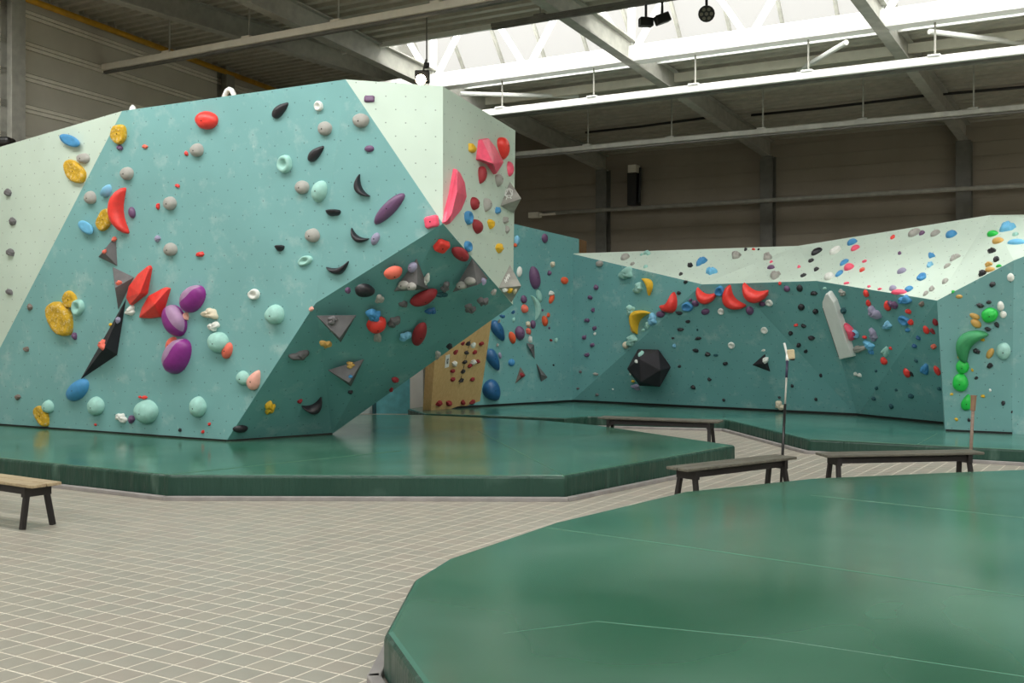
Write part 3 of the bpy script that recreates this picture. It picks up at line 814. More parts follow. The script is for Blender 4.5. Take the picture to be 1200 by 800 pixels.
# ---- hold shapes: a ring-by-ring dome with an outline, a profile, a skew and an optional bend
def hold_mesh(shape, w_, h_, d, seed):
    rd = random.Random(seed)
    seg, rings, flat, noise, bend, skew = 20, 6, False, 0.04, 0.0, (0.0, 0.0)
    outl = lambda t: 1.0
    prof = [(1.0, 0.0), (0.985, 0.18), (0.93, 0.45), (0.78, 0.72), (0.52, 0.92), (0.25, 0.99)]; top = 1.0
    if shape == 'dome': skew = (0.0, -0.12); noise = 0.03
    elif shape == 'pinch': prof = [(1, 0), (0.97, 0.25), (0.86, 0.55), (0.66, 0.8), (0.4, 0.95), (0.18, 1.0)]; noise = 0.02
    elif shape == 'plate':
        noise = 0.06; prof = [(1, 0), (1.0, 0.5), (0.95, 0.85), (0.85, 1.0), (0.6, 0.93), (0.3, 0.86)]; top = 0.9
    elif shape == 'pocket':
        prof = [(1, 0), (1.0, 0.4), (0.9, 0.85), (0.72, 1.0), (0.5, 0.75), (0.3, 0.35)]; top = 0.3
    elif shape == 'ring':
        prof = [(1, 0), (1.0, 0.5), (0.85, 1.0), (0.65, 0.9), (0.5, 0.3), (0.3, 0.15)]; top = 0.12; noise = 0.08
    elif shape == 'foot': seg, rings, flat = 7, 3, True; prof = [(1, 0), (0.85, 0.6), (0.45, 0.95)]; noise = 0.14
    elif shape == 'lump': noise = 0.24; prof = [(1, 0), (0.95, 0.4), (0.82, 0.75), (0.6, 0.85), (0.35, 1.0), (0.15, 0.9)]; top = 0.85
    elif shape == 'tear':
        outl = lambda t: 1.0 - 0.38 * (0.5 + 0.5 * math.cos(t)) ** 3 * 0 + 0; skew = (-0.15, -0.1); noise = 0.02
    elif shape == 'block':
        outl = lambda t: min(1.35, 1.0 / max(abs(math.cos(t)), abs(math.sin(t)))) * 0.92; prof = [(1, 0), (0.97, 0.5), (0.9, 0.85), (0.75, 0.97), (0.5, 1), (0.2, 1)]; noise = 0.02
    elif shape == 'saucer':
        prof = [(0.55, 0), (0.8, 0.55), (1.0, 0.85), (0.97, 0.98), (0.6, 1.0), (0.3, 1.0)]; noise = 0.02
    elif shape == 'shell': prof = [(1, 0), (0.98, 0.3), (0.9, 0.6), (0.72, 0.85), (0.45, 0.98), (0.2, 1.0)]; skew = (0.0, 0.28); noise = 0.01; seg = 28
    elif shape in ('cres', 'bean'): seg = 24; bend = 0.85 if shape == 'cres' else 0.74; noise = 0.01; prof = [(1, 0), (0.97, 0.3), (0.85, 0.6), (0.64, 0.85), (0.4, 0.97), (0.18, 1.0)]
    elif shape == 'half': outl = lambda t: 1.0; noise = 0.02; skew = (0, 0.3)
    if bend:
        ex = 3.4 if shape == 'bean' else 2.4
        outl = lambda t: (abs(math.cos(t)) ** ex + abs(math.sin(t)) ** ex) ** (-1.0 / ex)
    vs = []; fs = []
    ph = [rd.uniform(0, 6.28) for _ in range(4)]
    def nz(t): return 1 + noise * (math.sin(2 * t + ph[0]) + 0.7 * math.sin(3 * t + ph[1]) + 0.5 * math.sin(5 * t + ph[2]))
    def place(x, y, z):
        if shape == 'tear':
            y *= (1.0 - 0.55 * max(0.0, x * 0.5 + 0.5) ** 1.3) * 1.15
        if shape == 'half':
            y = y if y < 0 else y * 0.25
        if bend:
            tap = 1 - (0.45 if shape == 'cres' else 0.15) * abs(x) ** 2
            y = y * tap * (0.42 if shape == 'cres' else 0.52) + bend * (0.45 - x * x)
        return V3((x * w_ / 2, y * h_ / 2, z * d))
    R_ = len(prof)
    for i, (r, z) in enumerate(prof):
        for k in range(seg):
            t = 2 * PI * k / seg; q = r * outl(t) * nz(t)
            zz = z * (1 + (noise * 0.8 * math.sin(4 * t + ph[3] + i) if i else 0))
            vs.append(place(q * math.cos(t) + skew[0] * z, q * math.sin(t) + skew[1] * z * (1 - r * 0.3), zz))
    vs.append(place(skew[0], skew[1], top))
    for i in range(R_ - 1):
        for k in range(seg): fs.append((i * seg + k, i * seg + (k + 1) % seg, (i + 1) * seg + (k + 1) % seg, (i + 1) * seg + k))
    for k in range(seg): fs.append(((R_ - 1) * seg + k, (R_ - 1) * seg + (k + 1) % seg, len(vs) - 1))
    me = bpy.data.meshes.new('climbing_hold'); me.from_pydata(vs, [], fs)
    if not flat:
        for p in me.polygons: p.use_smooth = True
    if shape == 'shell':
        for i, p in enumerate(me.polygons):
            p.material_index = 1 if i >= seg and 1 <= i % seg < seg // 2 - 1 else 0
    me.update()
    return me, vs[-1]

NOUN = {'dome': 'round hold', 'pinch': 'oval hold', 'plate': 'pitted flat hold', 'pocket': 'pocket hold', 'ring': 'ring-shaped hold', 'foot': 'small foothold',
        'lump': 'knobbly hold', 'tear': 'teardrop hold', 'block': 'square block hold', 'saucer': 'ledge hold', 'shell': 'shell-shaped hold', 'cres': 'crescent hold',
        'bean': 'bean-shaped hold', 'half': 'half-moon hold', 'wedge': 'pointed wedge hold', 'fin': 'fin hold'}
HOLDS = []
def hold(px, py, wp, hp, ang, shape, col, depth=None):
    h = find(px, py)
    if h is None: print('NO SURFACE', px, py); return
    p, n, ph, a = h
    wp, hp = max(wp, 2.2), max(hp, 2.2)
    def pl(X, Y): d = ray(X, Y); return EYE + d * ((a - EYE).dot(n) / d.dot(n))
    t = math.radians(ang); ca, sa = math.cos(t), math.sin(t)
    e = pl(px + ca * 2, py + sa * 2) - pl(px - ca * 2, py - sa * 2)
    g = pl(px + sa * 2, py - ca * 2) - pl(px - sa * 2, py + ca * 2)
    m = p.y / F
    W = wp * min(e.length / 4, m * 1.7); Hh = hp * min(g.length / 4, m * 1.7)
    x = e.normalized(); y = n.cross(x).normalized()
    if y.dot(g) < 0: x = -x; y = -y
    d = depth if depth else 0.5 * min(W, Hh) * {'plate': 0.55, 'saucer': 0.9, 'block': 0.8, 'foot': 1.1, 'cres': 0.8, 'bean': 0.85, 'ring': 0.7, 'pocket': 0.75, 'half': 1.1}.get(shape, 0.95)
    me, tip = hold_mesh(shape, W, Hh, d, int(px * 13 + py * 7))
    M = Matrix(((x.x, y.x, n.x, 0), (x.y, y.y, n.y, 0), (x.z, y.z, n.z, 0), (0, 0, 0, 1)))
    name = 'foothold' if shape == 'foot' else 'climbing_hold'
    mats = [pitted(col) if shape == 'plate' else hmat(col)] + ([plain('hold_pale_lilac', rgb(172, 136, 172), 0.5)] if shape == 'shell' else [])
    o = link(name, me, mats, None, Matrix.Translation(p - n * 0.003) @ M)
    if min(wp, hp) > 9 and shape in ('dome', 'pinch', 'tear', 'block', 'plate'):
        mb = MB(); mb.tube([V3(tip) - V3((0, 0, 0.02)), V3(tip) + V3((0, 0, 0.002))], 0.009, 8)
        b = mb.build('bolt', BOLT); b.matrix_world = o.matrix_world @ Matrix.Translation(b.location); b.parent = o; b.matrix_parent_inverse = o.matrix_world.inverted()
    HOLDS.append([o, px, py, shape, col, ph])
    return o

def block(ox, oy, sc, text):
    for ln in text.strip().splitlines():
        q = ln.split()
        if len(q) < 7: continue
        x, y, w_, h_, an = map(float, q[:5])
        hold(ox + x * sc, oy + y * sc, w_ * sc, h_ * sc, an, q[5], q[6], float(q[7]) if len(q) > 7 else None)
DATA = []
# crop A / B / C / D : boulder front
block(0, 100, 0.275, """
312 237 92 44 20 saucer blue
358 311 52 46 0 dome grey
325 368 108 66 35 plate yellow
37 457 30 32 0 foot dgrey
57 580 30 32 0 foot dgrey
48 712 30 36 0 foot dgrey
512 208 64 80 0 plate yellow
512 266 24 26 0 foot purple
619 261 24 20 0 foot coral
793 291 14 16 0 foot red
545 375 50 58 0 dome grey
757 428 18 18 0 foot red
389 478 46 56 0 dome grey
456 448 58 40 -60 half sky
520 535 195 84 266 bean red
565 542 50 26 80 pinch purple
675 515 16 28 0 foot red
728 502 52 58 0 dome grey
450 573 90 56 -55 plate yellow
381 605 72 44 30 saucer lblue
674 653 24 30 0 foot lav
730 698 52 58 0 dome grey
487 655 24 26 0 foot coral
445 708 22 22 0 foot coral
""")
block(0, 300, 0.275, """
303 185 56 70 -10 plate yellow
338 218 58 50 -50 pocket teal
265 265 158 84 62 plate yellow
130 217 24 26 0 foot brown
114 396 22 26 0 foot brown
78 600 22 26 0 foot brown
42 153 32 26 0 foot dgrey
320 340 20 34 0 foot purple
558 234 42 36 0 lump white
335 570 112 66 -38 pinch blue
209 640 42 56 0 dome teal
415 637 62 78 0 dome teal
183 680 96 46 62 plate yellow
630 660 88 102 0 dome teal
520 688 42 38 0 lump white
563 695 28 34 0 foot purple
597 600 12 14 0 foot red
617 602 22 20 0 foot red
408 718 10 14 0 foot red
768 740 14 14 0 foot black
502 272 24 26 0 foot lav
473 292 16 16 0 foot yellow
440 380 44 28 10 lump coral
735 378 70 44 -62 pinch coral
508 115 26 18 0 foot coral
""")
block(80, 270, 0.225, """
562 470 165 108 60 shell violet
658 357 150 100 -45 shell violet
580 655 185 112 -58 shell violet
""")
block(200, 90, 0.275, """
157 185 92 78 10 dome red
115 312 52 60 0 dome grey
68 327 18 20 0 foot red
30 464 20 18 0 foot red
470 140 88 42 -42 tear black
633 125 34 44 0 pocket white
660 220 58 60 0 dome grey
622 325 88 42 -42 tear black
491 372 56 76 0 pocket teal
563 470 56 60 0 dome grey
637 488 94 60 -70 pinch teal
693 570 60 50 0 half black
607 675 58 62 0 dome grey
467 722 38 44 0 half black
575 783 60 40 -20 pocket teal
127 756 32 28 0 foot red
""")
block(200, 300, 0.275, """
67 256 24 40 0 foot blush
172 245 52 54 0 lump cream
186 300 40 42 0 lump white
208 365 80 90 0 dome teal
244 403 70 40 -65 pinch coral
358 163 46 46 0 pocket white
448 248 76 84 0 dome teal
715 50 100 70 165 cres black
122 640 62 86 0 dome teal
312 518 52 60 0 dome teal
361 525 84 54 -65 tear blush
41 741 14 16 0 foot black
166 715 12 16 0 foot red
138 748 14 16 0 foot red
755 145 26 26 0 foot purple
547 420 66 36 0 lump dgrey
688 272 46 34 0 lump dgrey
660 372 50 24 -5 lump ochre
605 632 94 64 155 cres black
550 617 20 18 0 foot dred
421 643 40 46 0 lump yellow
297 734 66 26 0 pinch black
766 578 20 14 0 foot black
600 225 26 18 -40 foot blush
""")
block(390, 90, 0.2875, """
149 91 46 28 0 block purple
116 178 68 58 10 dome grey
149 293 40 28 0 pinch purple
118 450 100 66 245 cres black
230 537 176 52 -45 pinch purple
13 548 40 40 0 half black
107 650 84 60 212 cres black
174 660 54 32 -65 pinch lav
562 293 28 40 0 lump yellow
602 403 66 34 95 tear dred
671 424 50 34 90 tear grey
718 375 60 26 90 pinch pink
710 291 14 24 0 foot blue
612 372 14 14 0 foot grey
573 517 54 38 80 pinch dred
623 525 50 34 95 tear grey
668 545 22 32 0 foot blue
548 574 38 52 0 pocket blue
584 610 48 34 40 pinch dred
639 600 28 40 0 foot yellow
699 585 22 32 0 foot grey
707 622 16 30 0 foot grey
547 692 36 44 0 pocket blue
673 698 34 24 -45 foot yellow
405 590 60 54 -12 block pink
442 685 52 46 20 block red
520 720 74 46 40 pinch dred
686 292 92 46 80 tear red
""")
block(390, 270, 0.2875, """
245 168 78 42 -15 pinch coral
326 150 44 32 -50 pinch lav
290 222 42 38 0 dome grey
322 228 38 34 0 dome grey
377 200 32 38 0 lump white
560 205 46 30 0 dome grey
526 223 40 32 0 dome grey
612 208 18 26 0 foot lav
700 240 24 16 0 foot white
722 242 26 18 0 foot yellow
742 246 20 24 0 foot cream
133 240 80 46 10 tear black
190 278 28 36 0 lump grey
288 298 30 24 0 lump dgrey
370 270 122 44 -28 pinch dred
458 228 36 30 0 lump dgrey
443 260 44 18 10 lump dteal
655 250 24 20 0 foot grey
610 285 38 28 0 lump dgrey
558 315 44 28 0 lump dgrey
400 325 36 22 0 lump navy
165 340 60 36 0 lump blue
177 378 76 52 0 dome red
248 368 46 34 0 lump dgrey
182 433 36 28 0 lump grey
293 428 38 30 0 lump sky
352 420 98 46 -72 pinch dred
427 505 26 24 0 lump grey
475 470 26 18 0 foot black
253 606 30 18 0 foot dred
238 648 18 14 0 foot dred
72 548 38 24 -10 lump ochre
72 595 22 14 0 foot blue
500 495 18 16 0 foot dred
578 495 18 16 0 foot dred
605 460 18 16 0 foot dred
590 533 18 16 0 foot dred
558 550 18 16 0 foot dred
488 572 18 16 0 foot dred
488 606 20 16 0 foot dred
568 606 18 16 0 foot dred
432 703 22 24 0 foot dred
472 703 22 24 0 foot dred
530 700 20 18 0 foot dred
568 698 20 18 0 foot dred
530 460 14 14 0 foot dred
552 460 18 16 0 foot black
544 497 18 16 0 foot black
537 535 18 16 0 foot black
530 573 18 16 0 foot black
523 610 18 16 0 foot black
572 466 22 18 0 foot white
495 542 24 20 0 foot white
572 535 24 20 0 foot white
""")
# crop G : corner wall
block(495, 370, 0.15, """
590 118 175 88 60 tear navy
552 345 185 88 62 tear navy
540 588 170 140 55 tear navy
625 2 40 20 0 lump navy
600 40 20 30 0 foot grey
586 228 20 30 0 foot grey
605 310 26 50 -20 pinch lav
""")
block(480, 250, 0.3, """
419 105 20 38 10 pinch sky
412 124 14 16 0 foot orange
527 97 22 38 0 pinch purple
428 228 42 20 95 pinch white
487 252 94 38 80 pinch purple
557 199 18 24 0 foot cream
545 233 16 20 0 foot purple
604 262 26 30 0 dome orange
445 335 22 32 0 dome purple
448 372 26 34 0 dome coral
552 312 18 24 0 foot white
554 333 40 18 -70 pinch orange
490 366 100 40 80 cres teal
505 322 50 20 75 pinch teal
527 420 42 22 80 pinch orange
541 397 12 20 0 foot orange
481 433 20 34 0 pinch purple
429 467 55 36 80 pinch purple
462 432 16 28 0 foot cream
463 460 18 30 0 foot coral
400 485 48 24 75 pinch orange
405 385 12 14 0 foot navy
406 415 10 20 0 foot teal
545 447 8 10 0 foot purple
519 378 8 10 0 foot purple
552 495 10 12 0 foot dred
571 495 12 22 0 foot teal
397 582 24 28 0 dome blue
438 632 18 16 0 foot dred
470 492 16 30 0 foot white
562 592 8 8 0 foot black
""")
block(660, 270, 0.2625, """
163 148 32 28 0 dome grey
277 121 34 30 0 dome grey
375 103 26 20 0 lump teal
350 108 12 14 0 foot teal
309 151 20 12 0 foot grey
368 163 22 12 0 foot teal
284 192 50 58 0 lump teal
567 158 26 20 0 foot black
618 142 42 30 0 lump blue
662 186 42 30 0 lump lblue
525 196 18 14 0 foot black
547 230 20 16 0 foot black
517 279 20 18 0 foot black
338 257 38 44 0 lump teal
380 245 84 56 68 cres yellow
303 357 38 42 0 lump teal
345 398 112 90 302 cres yellow
312 440 36 20 70 pinch ochre
478 328 90 84 135 bean red
637 290 92 84 198 bean red
700 270 42 44 0 ring blue
555 340 46 42 0 ring blue
568 310 18 14 0 foot purple
590 325 34 26 30 pinch purple
635 362 38 28 -15 pinch purple
435 374 40 30 0 pinch purple
519 368 28 20 0 foot black
705 361 28 28 0 pocket white
557 406 22 16 0 foot black
401 398 38 46 0 lump sky
380 422 22 30 0 lump teal
524 442 28 18 0 foot black
358 445 16 14 0 foot teal
599 443 10 10 0 foot dteal
603 481 30 16 0 foot black
490 480 12 12 0 foot black
496 514 16 20 0 foot sky
308 490 42 48 0 lump teal
280 512 30 26 60 pinch cream
592 535 28 18 0 foot black
645 552 28 20 0 foot black
682 556 20 14 0 foot dteal
752 512 28 30 0 pocket white
725 594 22 18 0 foot black
519 606 16 14 0 foot black
653 664 18 16 0 foot black
581 699 20 20 0 foot black
717 756 14 14 0 foot black
148 254 22 24 0 foot purple
121 299 20 22 0 foot purple
134 355 18 20 0 foot purple
107 401 22 22 0 foot purple
141 436 18 22 0 foot purple
142 461 12 14 0 foot white
95 477 20 22 0 foot purple
131 511 18 22 0 foot purple
107 555 22 22 0 foot purple
77 630 14 14 0 foot dgrey
145 641 28 14 0 foot grey
66 705 14 12 0 foot dgrey
151 733 18 14 0 foot dgrey
348 552 20 28 0 foot teal
327 584 14 16 0 foot white
312 672 16 12 0 foot yellow
325 698 40 22 0 lump lav
300 640 8 16 0 foot white
222 708 8 8 0 foot white
""")
block(820, 250, 0.2874, """
137 347 112 88 232 bean red
227 322 108 84 198 bean red
149 174 38 24 0 lump grey
277 180 38 26 0 lump grey
308 257 40 26 0 lump grey
187 148 14 14 0 foot black
220 147 14 8 0 foot red
240 147 10 10 0 foot black
291 222 28 16 0 pinch purple
292 199 12 10 0 foot pink
405 219 14 12 0 foot pink
478 158 26 34 0 dome black
455 195 16 16 0 foot black
476 230 16 16 0 foot black
423 255 18 16 0 foot black
554 155 30 34 0 pocket white
623 120 28 26 0 dome blue
635 143 24 26 0 dome pink
590 201 20 30 0 dome blue
609 222 40 24 -35 pinch pink
570 246 20 28 0 dome blue
663 231 16 22 0 foot coral
529 260 34 28 0 dome white
327 285 16 14 0 foot red
356 307 26 24 20 pinch purple
408 304 24 28 0 dome black
466 325 28 20 0 foot black
205 395 32 34 0 dome purple
255 369 28 18 0 pinch purple
284 364 28 26 0 pocket white
415 381 26 26 0 dome black
473 399 26 22 0 foot black
393 455 18 14 0 foot red
424 458 20 18 0 foot black
371 488 20 18 0 foot black
456 507 24 22 0 foot black
404 537 22 18 0 foot black
433 562 16 16 0 foot black
264 476 28 26 0 pocket white
266 598 20 28 0 foot white
260 558 18 10 0 foot white
494 660 14 16 0 foot black
377 703 14 14 0 foot black
325 750 12 12 0 foot black
474 757 14 14 0 foot black
327 782 38 32 0 lump cream
510 305 18 10 0 foot teal
""")
block(980, 240, 0.3, """
221 128 14 18 0 foot red
306 112 32 34 0 dome grey
336 112 18 16 0 foot purple
388 113 26 26 0 dome grey
450 118 36 26 0 dome blue
248 190 18 12 -20 foot purple
111 222 12 12 0 foot pink
101 256 14 18 0 foot red
256 260 38 18 -30 pinch lav
372 200 26 16 0 lump blue
367 235 22 18 0 lump sky
335 284 30 28 0 ring blue
463 208 26 22 0 lump grey
433 240 18 20 0 foot grey
426 300 22 20 0 foot grey
374 330 22 18 0 foot grey
350 347 18 18 0 foot grey
221 327 30 20 -20 pinch lav
284 330 26 22 0 dome blue
245 342 60 16 0 pinch pink
128 320 14 8 0 foot pink
170 330 14 8 0 foot pink
40 307 24 8 0 foot pink
611 115 36 20 0 pinch green
632 142 38 20 0 pinch ochre
670 92 60 30 0 lump lblue
705 148 70 20 0 pinch lblue
610 182 22 18 0 foot black
627 216 18 18 0 foot black
597 235 22 16 0 foot ochre
601 254 34 16 0 pinch ochre
636 240 18 10 0 foot green
573 270 22 20 0 foot black
700 118 20 14 0 foot teal
25 342 24 20 0 lump grey
30 412 18 24 0 foot dteal
118 345 18 26 0 dome red
127 383 16 24 0 dome red
202 394 40 22 85 pinch red
225 388 30 28 0 lump purple
152 420 36 42 0 lump lav
270 370 42 34 0 lump blue
335 386 22 20 0 foot brown
283 415 20 20 0 foot red
293 457 18 24 0 foot red
267 450 36 34 0 ring blue
280 488 18 16 0 foot blue
201 470 30 28 0 lump sky
57 495 74 34 70 bean pink
75 502 26 28 0 ring sky
112 516 14 14 0 foot red
148 507 26 38 0 lump lav
92 562 46 30 -30 lump grey
131 547 32 30 0 lump lblue
138 572 16 22 0 foot blue
194 572 22 34 0 lump teal
213 559 10 12 0 foot red
188 608 22 26 0 dome red
352 487 20 30 0 dome red
377 492 16 22 0 foot dred
388 457 20 24 0 dome dred
321 518 16 16 0 foot navy
306 550 18 16 0 foot navy
382 552 20 20 0 foot coral
277 655 22 32 0 dome red
295 660 10 20 0 foot black
348 640 30 34 0 lump blue
395 646 20 34 0 dome red
313 608 12 12 0 foot dteal
76 660 14 14 0 foot white
92 664 14 16 0 foot white
156 648 10 10 0 foot dteal
158 715 14 12 0 foot dteal
235 722 10 10 0 foot dteal
293 745 18 18 0 foot dteal
147 755 14 14 0 foot dteal
216 785 16 16 0 foot dteal
403 717 14 14 0 foot dteal
480 358 28 16 0 pinch ochre
457 340 10 8 0 foot green
562 393 30 22 0 foot black
596 380 22 18 0 foot black
642 395 28 38 0 dome white
652 428 28 28 0 dome white
681 283 28 34 0 dome white
610 310 28 22 0 foot black
599 430 68 58 -20 dome green
541 435 44 22 20 pinch ochre
546 463 48 30 35 pinch ochre
592 485 26 20 0 foot black
627 468 22 24 0 foot black
548 571 30 24 0 foot black
572 527 16 14 0 foot yellow
601 580 46 26 -60 pinch ochre
653 570 56 68 0 dome teal
478 593 14 14 0 foot yellow
475 560 10 20 0 foot white
600 628 26 24 0 foot black
493 632 54 54 0 dome green
485 693 64 70 0 dome green
531 645 12 14 0 foot yellow
547 676 16 14 0 foot black
451 739 14 12 0 foot yellow
573 747 18 14 0 foot yellow
601 724 12 14 0 foot white
510 770 62 46 -75 tear green
652 774 20 18 0 foot black
522 545 150 120 308 bean dgreen
""")
block(1080, 360, 0.25, """
163 525 20 16 0 foot yellow
222 528 18 18 0 foot black
423 490 10 14 0 foot black
""")

# special shapes: outline + apex, rounded
def wedge(pxs, apex, height, col, noun_label, name='climbing_hold', sub=2, cat='climbing hold', on=None):
    cx_ = sum(p[0] for p in pxs) / len(pxs); cy_ = sum(p[1] for p in pxs) / len(pxs)
    p0, n, ph, a = find(*(on or (cx_, cy_)))
    def pl(px, py, off): d = ray(px, py); return EYE + d * ((a + n * off - EYE).dot(n) / d.dot(n))
    base = [pl(x, y, -0.003) for x, y in pxs]; k = len(base)
    if (base[1] - base[0]).cross(base[2] - base[0]).dot(n) < 0: base.reverse()
    aps = [pl(x, y, height) for x, y in (apex if isinstance(apex, list) else [apex])]
    c = sum(base, V3((0, 0, 0))) / k
    mid = [c + (b - c) * 0.97 + n * min(0.05, height * 0.3) for b in base]
    mb = MB(); mb.add(base + mid, [(i, (i + 1) % k, k + (i + 1) % k, k + i) for i in range(k)])
    # fan of the upper side to the nearest apex
    o_ = len(mb.v); mb.v += aps
    near = [min(range(len(aps)), key=lambda q: (mid[i] - aps[q]).length) for i in range(k)]
    for i in range(k):
        j = (i + 1) % k
        if near[i] == near[j]: mb.f.append([k + i, k + j, o_ + near[i]]); mb.mi.append(0)
        else: mb.f.append([k + i, k + j, o_ + near[j], o_ + near[i]]); mb.mi.append(0)
    o = mb.build(name, hmat(col), bevel=0.015)
    bm = bmesh.new(); bm.from_mesh(o.data); bmesh.ops.recalc_face_normals(bm, faces=bm.faces)
    bm.to_mesh(o.data); bm.free()
    setp(o, noun_label, cat, 'climbing holds')
    return o
wedge(c8((430, 179), (440, 195), (415, 330), (334, 392), (312, 352), (326, 290), (375, 225)), c8((372, 328))[0], 0.18, 'red', 'upper red pointed wedge hold on the boulder front')
wedge(c8((512, 294), (537, 300), (492, 450), (440, 458), (378, 455), (394, 400), (430, 338)), c8((448, 385))[0], 0.18, 'red', 'lower red pointed wedge hold on the boulder front')
wedge(cE((490, 372), (508, 392), (526, 430), (534, 490), (512, 545), (462, 604), (445, 596), (452, 550), (470, 480)), [cE((505, 470))[0], cE((485, 560))[0]], 0.16, 'pink', 'long pink fin hold on the front edge of the pale side')
wedge(cE((592, 256), (622, 250), (650, 285), (686, 350), (655, 400), (625, 355), (582, 338)), [cE((612, 320))[0], cE((655, 355))[0]], 0.2, 'pink', 'big pink saddle hold high on the pale side')

# labels that single each hold out
ORD = ['', 'first', 'second', 'third', 'fourth', 'fifth', 'sixth', 'seventh', 'eighth', 'ninth', 'tenth', 'eleventh', 'twelfth', 'thirteenth', 'fourteenth', 'fifteenth', 'sixteenth',
       'seventeenth', 'eighteenth', 'nineteenth', 'twentieth', 'twenty-first', 'twenty-second', 'twenty-third', 'twenty-fourth', 'twenty-fifth', 'twenty-sixth', 'twenty-seventh', 'twenty-eighth', 'twenty-ninth', 'thirtieth']
CARD = ['', 'one', 'two', 'three', 'four', 'five', 'six', 'seven', 'eight', 'nine', 'ten', 'eleven', 'twelve', 'thirteen', 'fourteen', 'fifteen', 'sixteen', 'seventeen', 'eighteen', 'nineteen', 'twenty',
        'twenty-one', 'twenty-two', 'twenty-three', 'twenty-four', 'twenty-five', 'twenty-six', 'twenty-seven', 'twenty-eight', 'twenty-nine', 'thirty']
SHORTV = {'topmost small': 'topmost dark triangle volume', 'dark grey triangle volume beside': 'dark triangle volume by the red wedges', 'longest black': 'long black spike volume', 'upper grey': 'upper grey underside volume',
          'lower grey': 'lower grey underside volume', 'carrying': 'grey volume high on the underside', 'underside edge': "grey volume at the underside's edge", 'star emblem': 'grey emblem volume', 'white lettering': 'grey lettered volume',
          'upper dark': "corner wall's upper dark volume", 'lower right dark': "corner wall's lower dark volume", 'brown triangle': 'brown triangle volume', 'small black triangle': 'small black triangle volume', 'twenty-sided': 'black twenty-sided volume'}
groups = {}
for hrec in HOLDS:
    ph = hrec[5]
    if ph.startswith('@'):
        for k, v in SHORTV.items():
            if k in ph: ph = v; break
    groups.setdefault((PAL[hrec[4]][1], NOUN[hrec[3]], ph), []).append(hrec)
for (cn, nn, ph), L in groups.items():
    L.sort(key=lambda r: r[1])
    n = len(L)
    for i, r in enumerate(L):
        if n == 1: lb = 'only %s %s on the %s' % (cn, nn, ph)
        elif n == 2: lb = '%s of the two %s %ss on the %s' % (('left', 'right')[i], cn, nn, ph)
        elif i == 0: lb = 'leftmost of %s %s %ss on the %s' % (CARD[n], cn, nn, ph)
        elif i == n - 1: lb = 'rightmost of %s %s %ss on the %s' % (CARD[n], cn, nn, ph)
        else: lb = '%s from left of %s %s %ss on %s' % (ORD[i + 1], CARD[n], cn, nn, ph)
        setp(r[0], lb, 'foothold' if r[3] == 'foot' else 'climbing hold', 'small footholds on the climbing walls' if r[3] == 'foot' else 'climbing holds')

# ================================================================== BENCHES
def bench(a, b, label, top, hgt=0.41, wd=0.30):
    """a, b: ends of the seat's centre line on the floor plan"""
    a, b = V3((a[0], a[1], 0)), V3((b[0], b[1], 0)); d = (b - a).normalized(); L = (b - a).length; s = d.cross(ZUP)
    r = setp(empty('wooden_bench', (a + b) / 2), label, 'bench', 'wooden benches')
    for k in (-1, 1):
        mb = MB(); c = (a + b) / 2 + s * (k * wd * 0.26) + ZUP * (hgt - 0.0175)
        mb.box(c, d, s, ZUP, L, wd * 0.48, 0.03); mb.build('seat_plank', top, r, bevel=0.008)
    for k in (-1, 1):
        mb = MB(); mb.box((a + b) / 2 + s * (k * wd * 0.3) + ZUP * (hgt - 0.075), d, s, ZUP, L - 0.3, 0.025, 0.06); mb.build('side_rail', BLK, r)
    for e, sg in ((a, 1), (b, -1)):
        c = e + d * (sg * 0.16)
        mb = MB(); mb.box(c + ZUP * (hgt - 0.08), d, s, ZUP, 0.05, wd * 0.9, 0.09); mb.build('end_batten', BLK, r)
        for k in (-1, 1):
            mb = MB(); mb.bar(c + s * (k * wd * 0.30) + ZUP * (hgt - 0.05), c + s * (k * wd * 0.5) - d * (sg * 0.02) + ZUP * 0.002, 0.046, 0.046, up=d); mb.build('leg', BLK, r, bevel=0.005)
    return r
zb_ = 0.41
e1, e0 = onz(55, 566, zb_), onz(0, 558.5, zb_)
d = (e0 - e1).normalized()
bench(e1 + (e1 - e0).normalized() * 0.0, e1 + d * 1.9, 'pale wooden bench with black legs at the left edge of the photo', WOODT)
bench(onz(704, 487.5, zb_), onz(845, 492.5, zb_), 'farthest wooden bench, between the two far crash mats', WOODD)
bench(onz(793, 547.5, zb_), onz(921, 533, zb_), 'dark worn wooden bench nearest the brush pole', WOODD)
bench(onz(962, 531, zb_), onz(1145, 527.5, zb_), 'wooden bench at the right, beside the wooden stick', WOODD)

# ================================================================== BRUSH POLES
pt, pb = at(923, 415, 12.75), at(915, 572, 12.35); pb.z = 0.01
bp = setp(empty('brush_pole', pb), 'long thin brush pole standing up beside the dark bench', 'brush')
def seg_(t0, t1, r, mat, nm):
    mb = MB(); mb.tube([pb.lerp(pt, t0), pb.lerp(pt, t1)], r, 8); mb.build(nm, mat, bp, smooth=True)
seg_(0, 0.62, 0.016, BLACKM, 'lower_tube'); seg_(0.62, 0.82, 0.011, STEEL, 'middle_tube'); seg_(0.82, 0.95, 0.015, plain('navy_grip', rgb(46, 44, 70), 0.5), 'grip')
seg_(0.95, 1.0, 0.02, WHITE, 'clamp')
hd = (pt - pb).normalized()
mb = MB(); mb.box(pt + V3((0.035, 0, 0.0)), (1, 0, 0.1), (0, 1, 0), (-.1, 0, 1), 0.085, 0.07, 0.11); mb.build('brush_head', plain('beige_bristle', rgb(196, 180, 146), 0.9, bump=0.5), bp, bevel=0.015)
mb = MB(); mb.bar(pt - V3((0.0, 0, 0.03)), pt + V3((-0.04, 0, 0.13)), 0.02, 0.03, up=(0, 1, 0)); mb.build('brush_back', WHITE, bp)
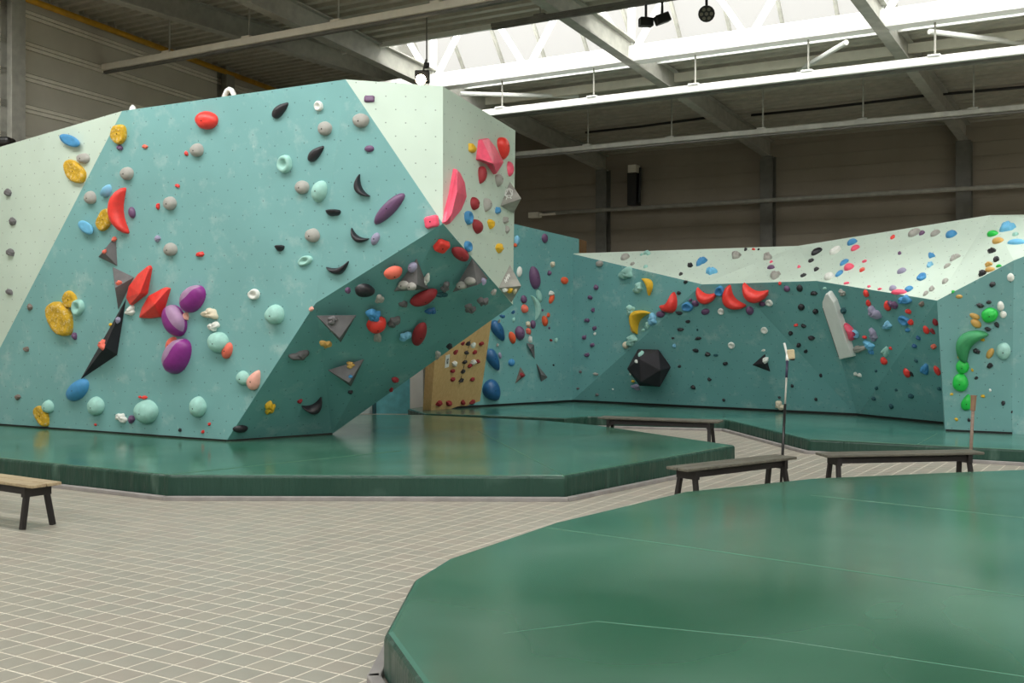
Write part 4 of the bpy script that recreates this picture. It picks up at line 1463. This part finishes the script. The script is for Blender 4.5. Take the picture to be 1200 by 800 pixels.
mb = MB(); mb.box(pt + V3((0.055, 0.01, -0.045)), (1, 0, 0), (0, 1, 0), ZUP, 0.05, 0.06, 0.05); mb.build('brush_bracket', BLACKM, bp, bevel=0.01)
pt, pb = at(1141, 463, 12.95), at(1136, 556, 12.95); pb = V3((pb.x, 12.95, 0.01))
st = setp(empty('wooden_stick', pb), 'upright wooden stick with a brown brush end behind the right bench', 'brush')
mb = MB(); mb.tube([pb, pb.lerp(pt, 0.9)], 0.02, 8); mb.build('stick_shaft', wood('red_brown_wood', rgb(122, 104, 92), rgb(146, 126, 112), 0.6), st, smooth=True)
mb = MB(); mb.tube([pb.lerp(pt, 0.82), pb.lerp(pt, 1.0)], [0.03, 0.036], 8); mb.build('brush_end', plain('brown_bristle', rgb(140, 112, 90), 0.9, bump=0.5), st)

# ================================================================== LAMPS
p = at(493, 93, 18.0)
lamp = setp(empty('floodlight', p), 'glowing floodlight hanging just above the boulder top', 'lamp')
mb = MB(); mb.box(p + V3((0.02, 0.09, 0.06)), (1, 0, 0), (0, 1, 0), ZUP, 0.24, 0.14, 0.2); mb.build('lamp_housing', BLACKM, lamp, bevel=0.02)
mb = MB(); mb.tube([p + V3((0, 0.02, 0.0)), p + V3((0, -0.03, -0.01))], [0.085, 0.075], 12); mb.build('lamp_glass', emit('warm_lamp_glow', (1.0, 0.82, 0.55, 1), 25.0), lamp)
mb = MB(); mb.tube([p + V3((0.03, 0.1, 0.14)), p + V3((0.09, 0.1, 0.35))], 0.02); mb.build('lamp_bracket', STEELD, lamp)
q = p + V3((0.09, 0.1, 0.35)); top_ = q.copy(); top_.z = 6.95
mb = MB(); mb.tube([q, top_], 0.012); mb.build('lamp_rod', STEELD, lamp)
mb = MB(); mb.box(p + V3((0.09, 0.1, 0.25)), (1, 0, 0), (0, 1, 0), ZUP, 0.09, 0.09, 0.08); mb.build('lamp_driver', BLACKM, lamp, bevel=0.01)
# stage lights on the rail at the rooflight edge
def on_rail(px, py, s=10.2):
    base = C0 - uh * s; pl = Plane(base, base + vh, base + ZUP); return pl.hit(px, py)
for px, py, rad, lb, tilt in ((757, 26, 0.1, 'left boxy black stage light under the rooflight edge', 0), (776, 22, 0.09, 'middle tilted black stage light under the rooflight edge', 1), (828, 16, 0.12, 'round black stage light with many lenses', 2)):
    p = on_rail(px, py); s_ = setp(empty('stage_light', p), lb, 'lamp', 'stage lights')
    mb = MB()
    if tilt == 2:
        dr_ = V3((-0.2, -0.9, -0.35)).normalized(); mb.tube([p - dr_ * 0.1, p + dr_ * 0.02, p + dr_ * 0.03], [rad * 0.75, rad, rad * 0.98], 16); mb.build('lamp_can', BLACKM, s_)
        xx, yy = face_axes(dr_)
        for k in range(7):
            t = k * PI / 3; r0 = 0 if k == 6 else rad * 0.6
            c = p + dr_ * 0.034 + (xx * math.cos(t) + yy * math.sin(t)) * r0
            m3 = MB(); m3.tube([c, c + dr_ * 0.006], rad * 0.22, 8); m3.build('lens', plain('grey_lens', rgb(120, 116, 104), 0.2), s_)
    else:
        mb.box(p, (1, 0.2, 0.4 * tilt), (-.2, 1, 0), (-0.4 * tilt, 0, 1), 0.2, 0.14, 0.13); mb.build('lamp_can', BLACKM, s_, bevel=0.015)
    t_ = p.copy(); t_.z = 6.62
    m3 = MB(); m3.tube([p, t_], 0.02); m3.build('yoke', BLACKM, s_)
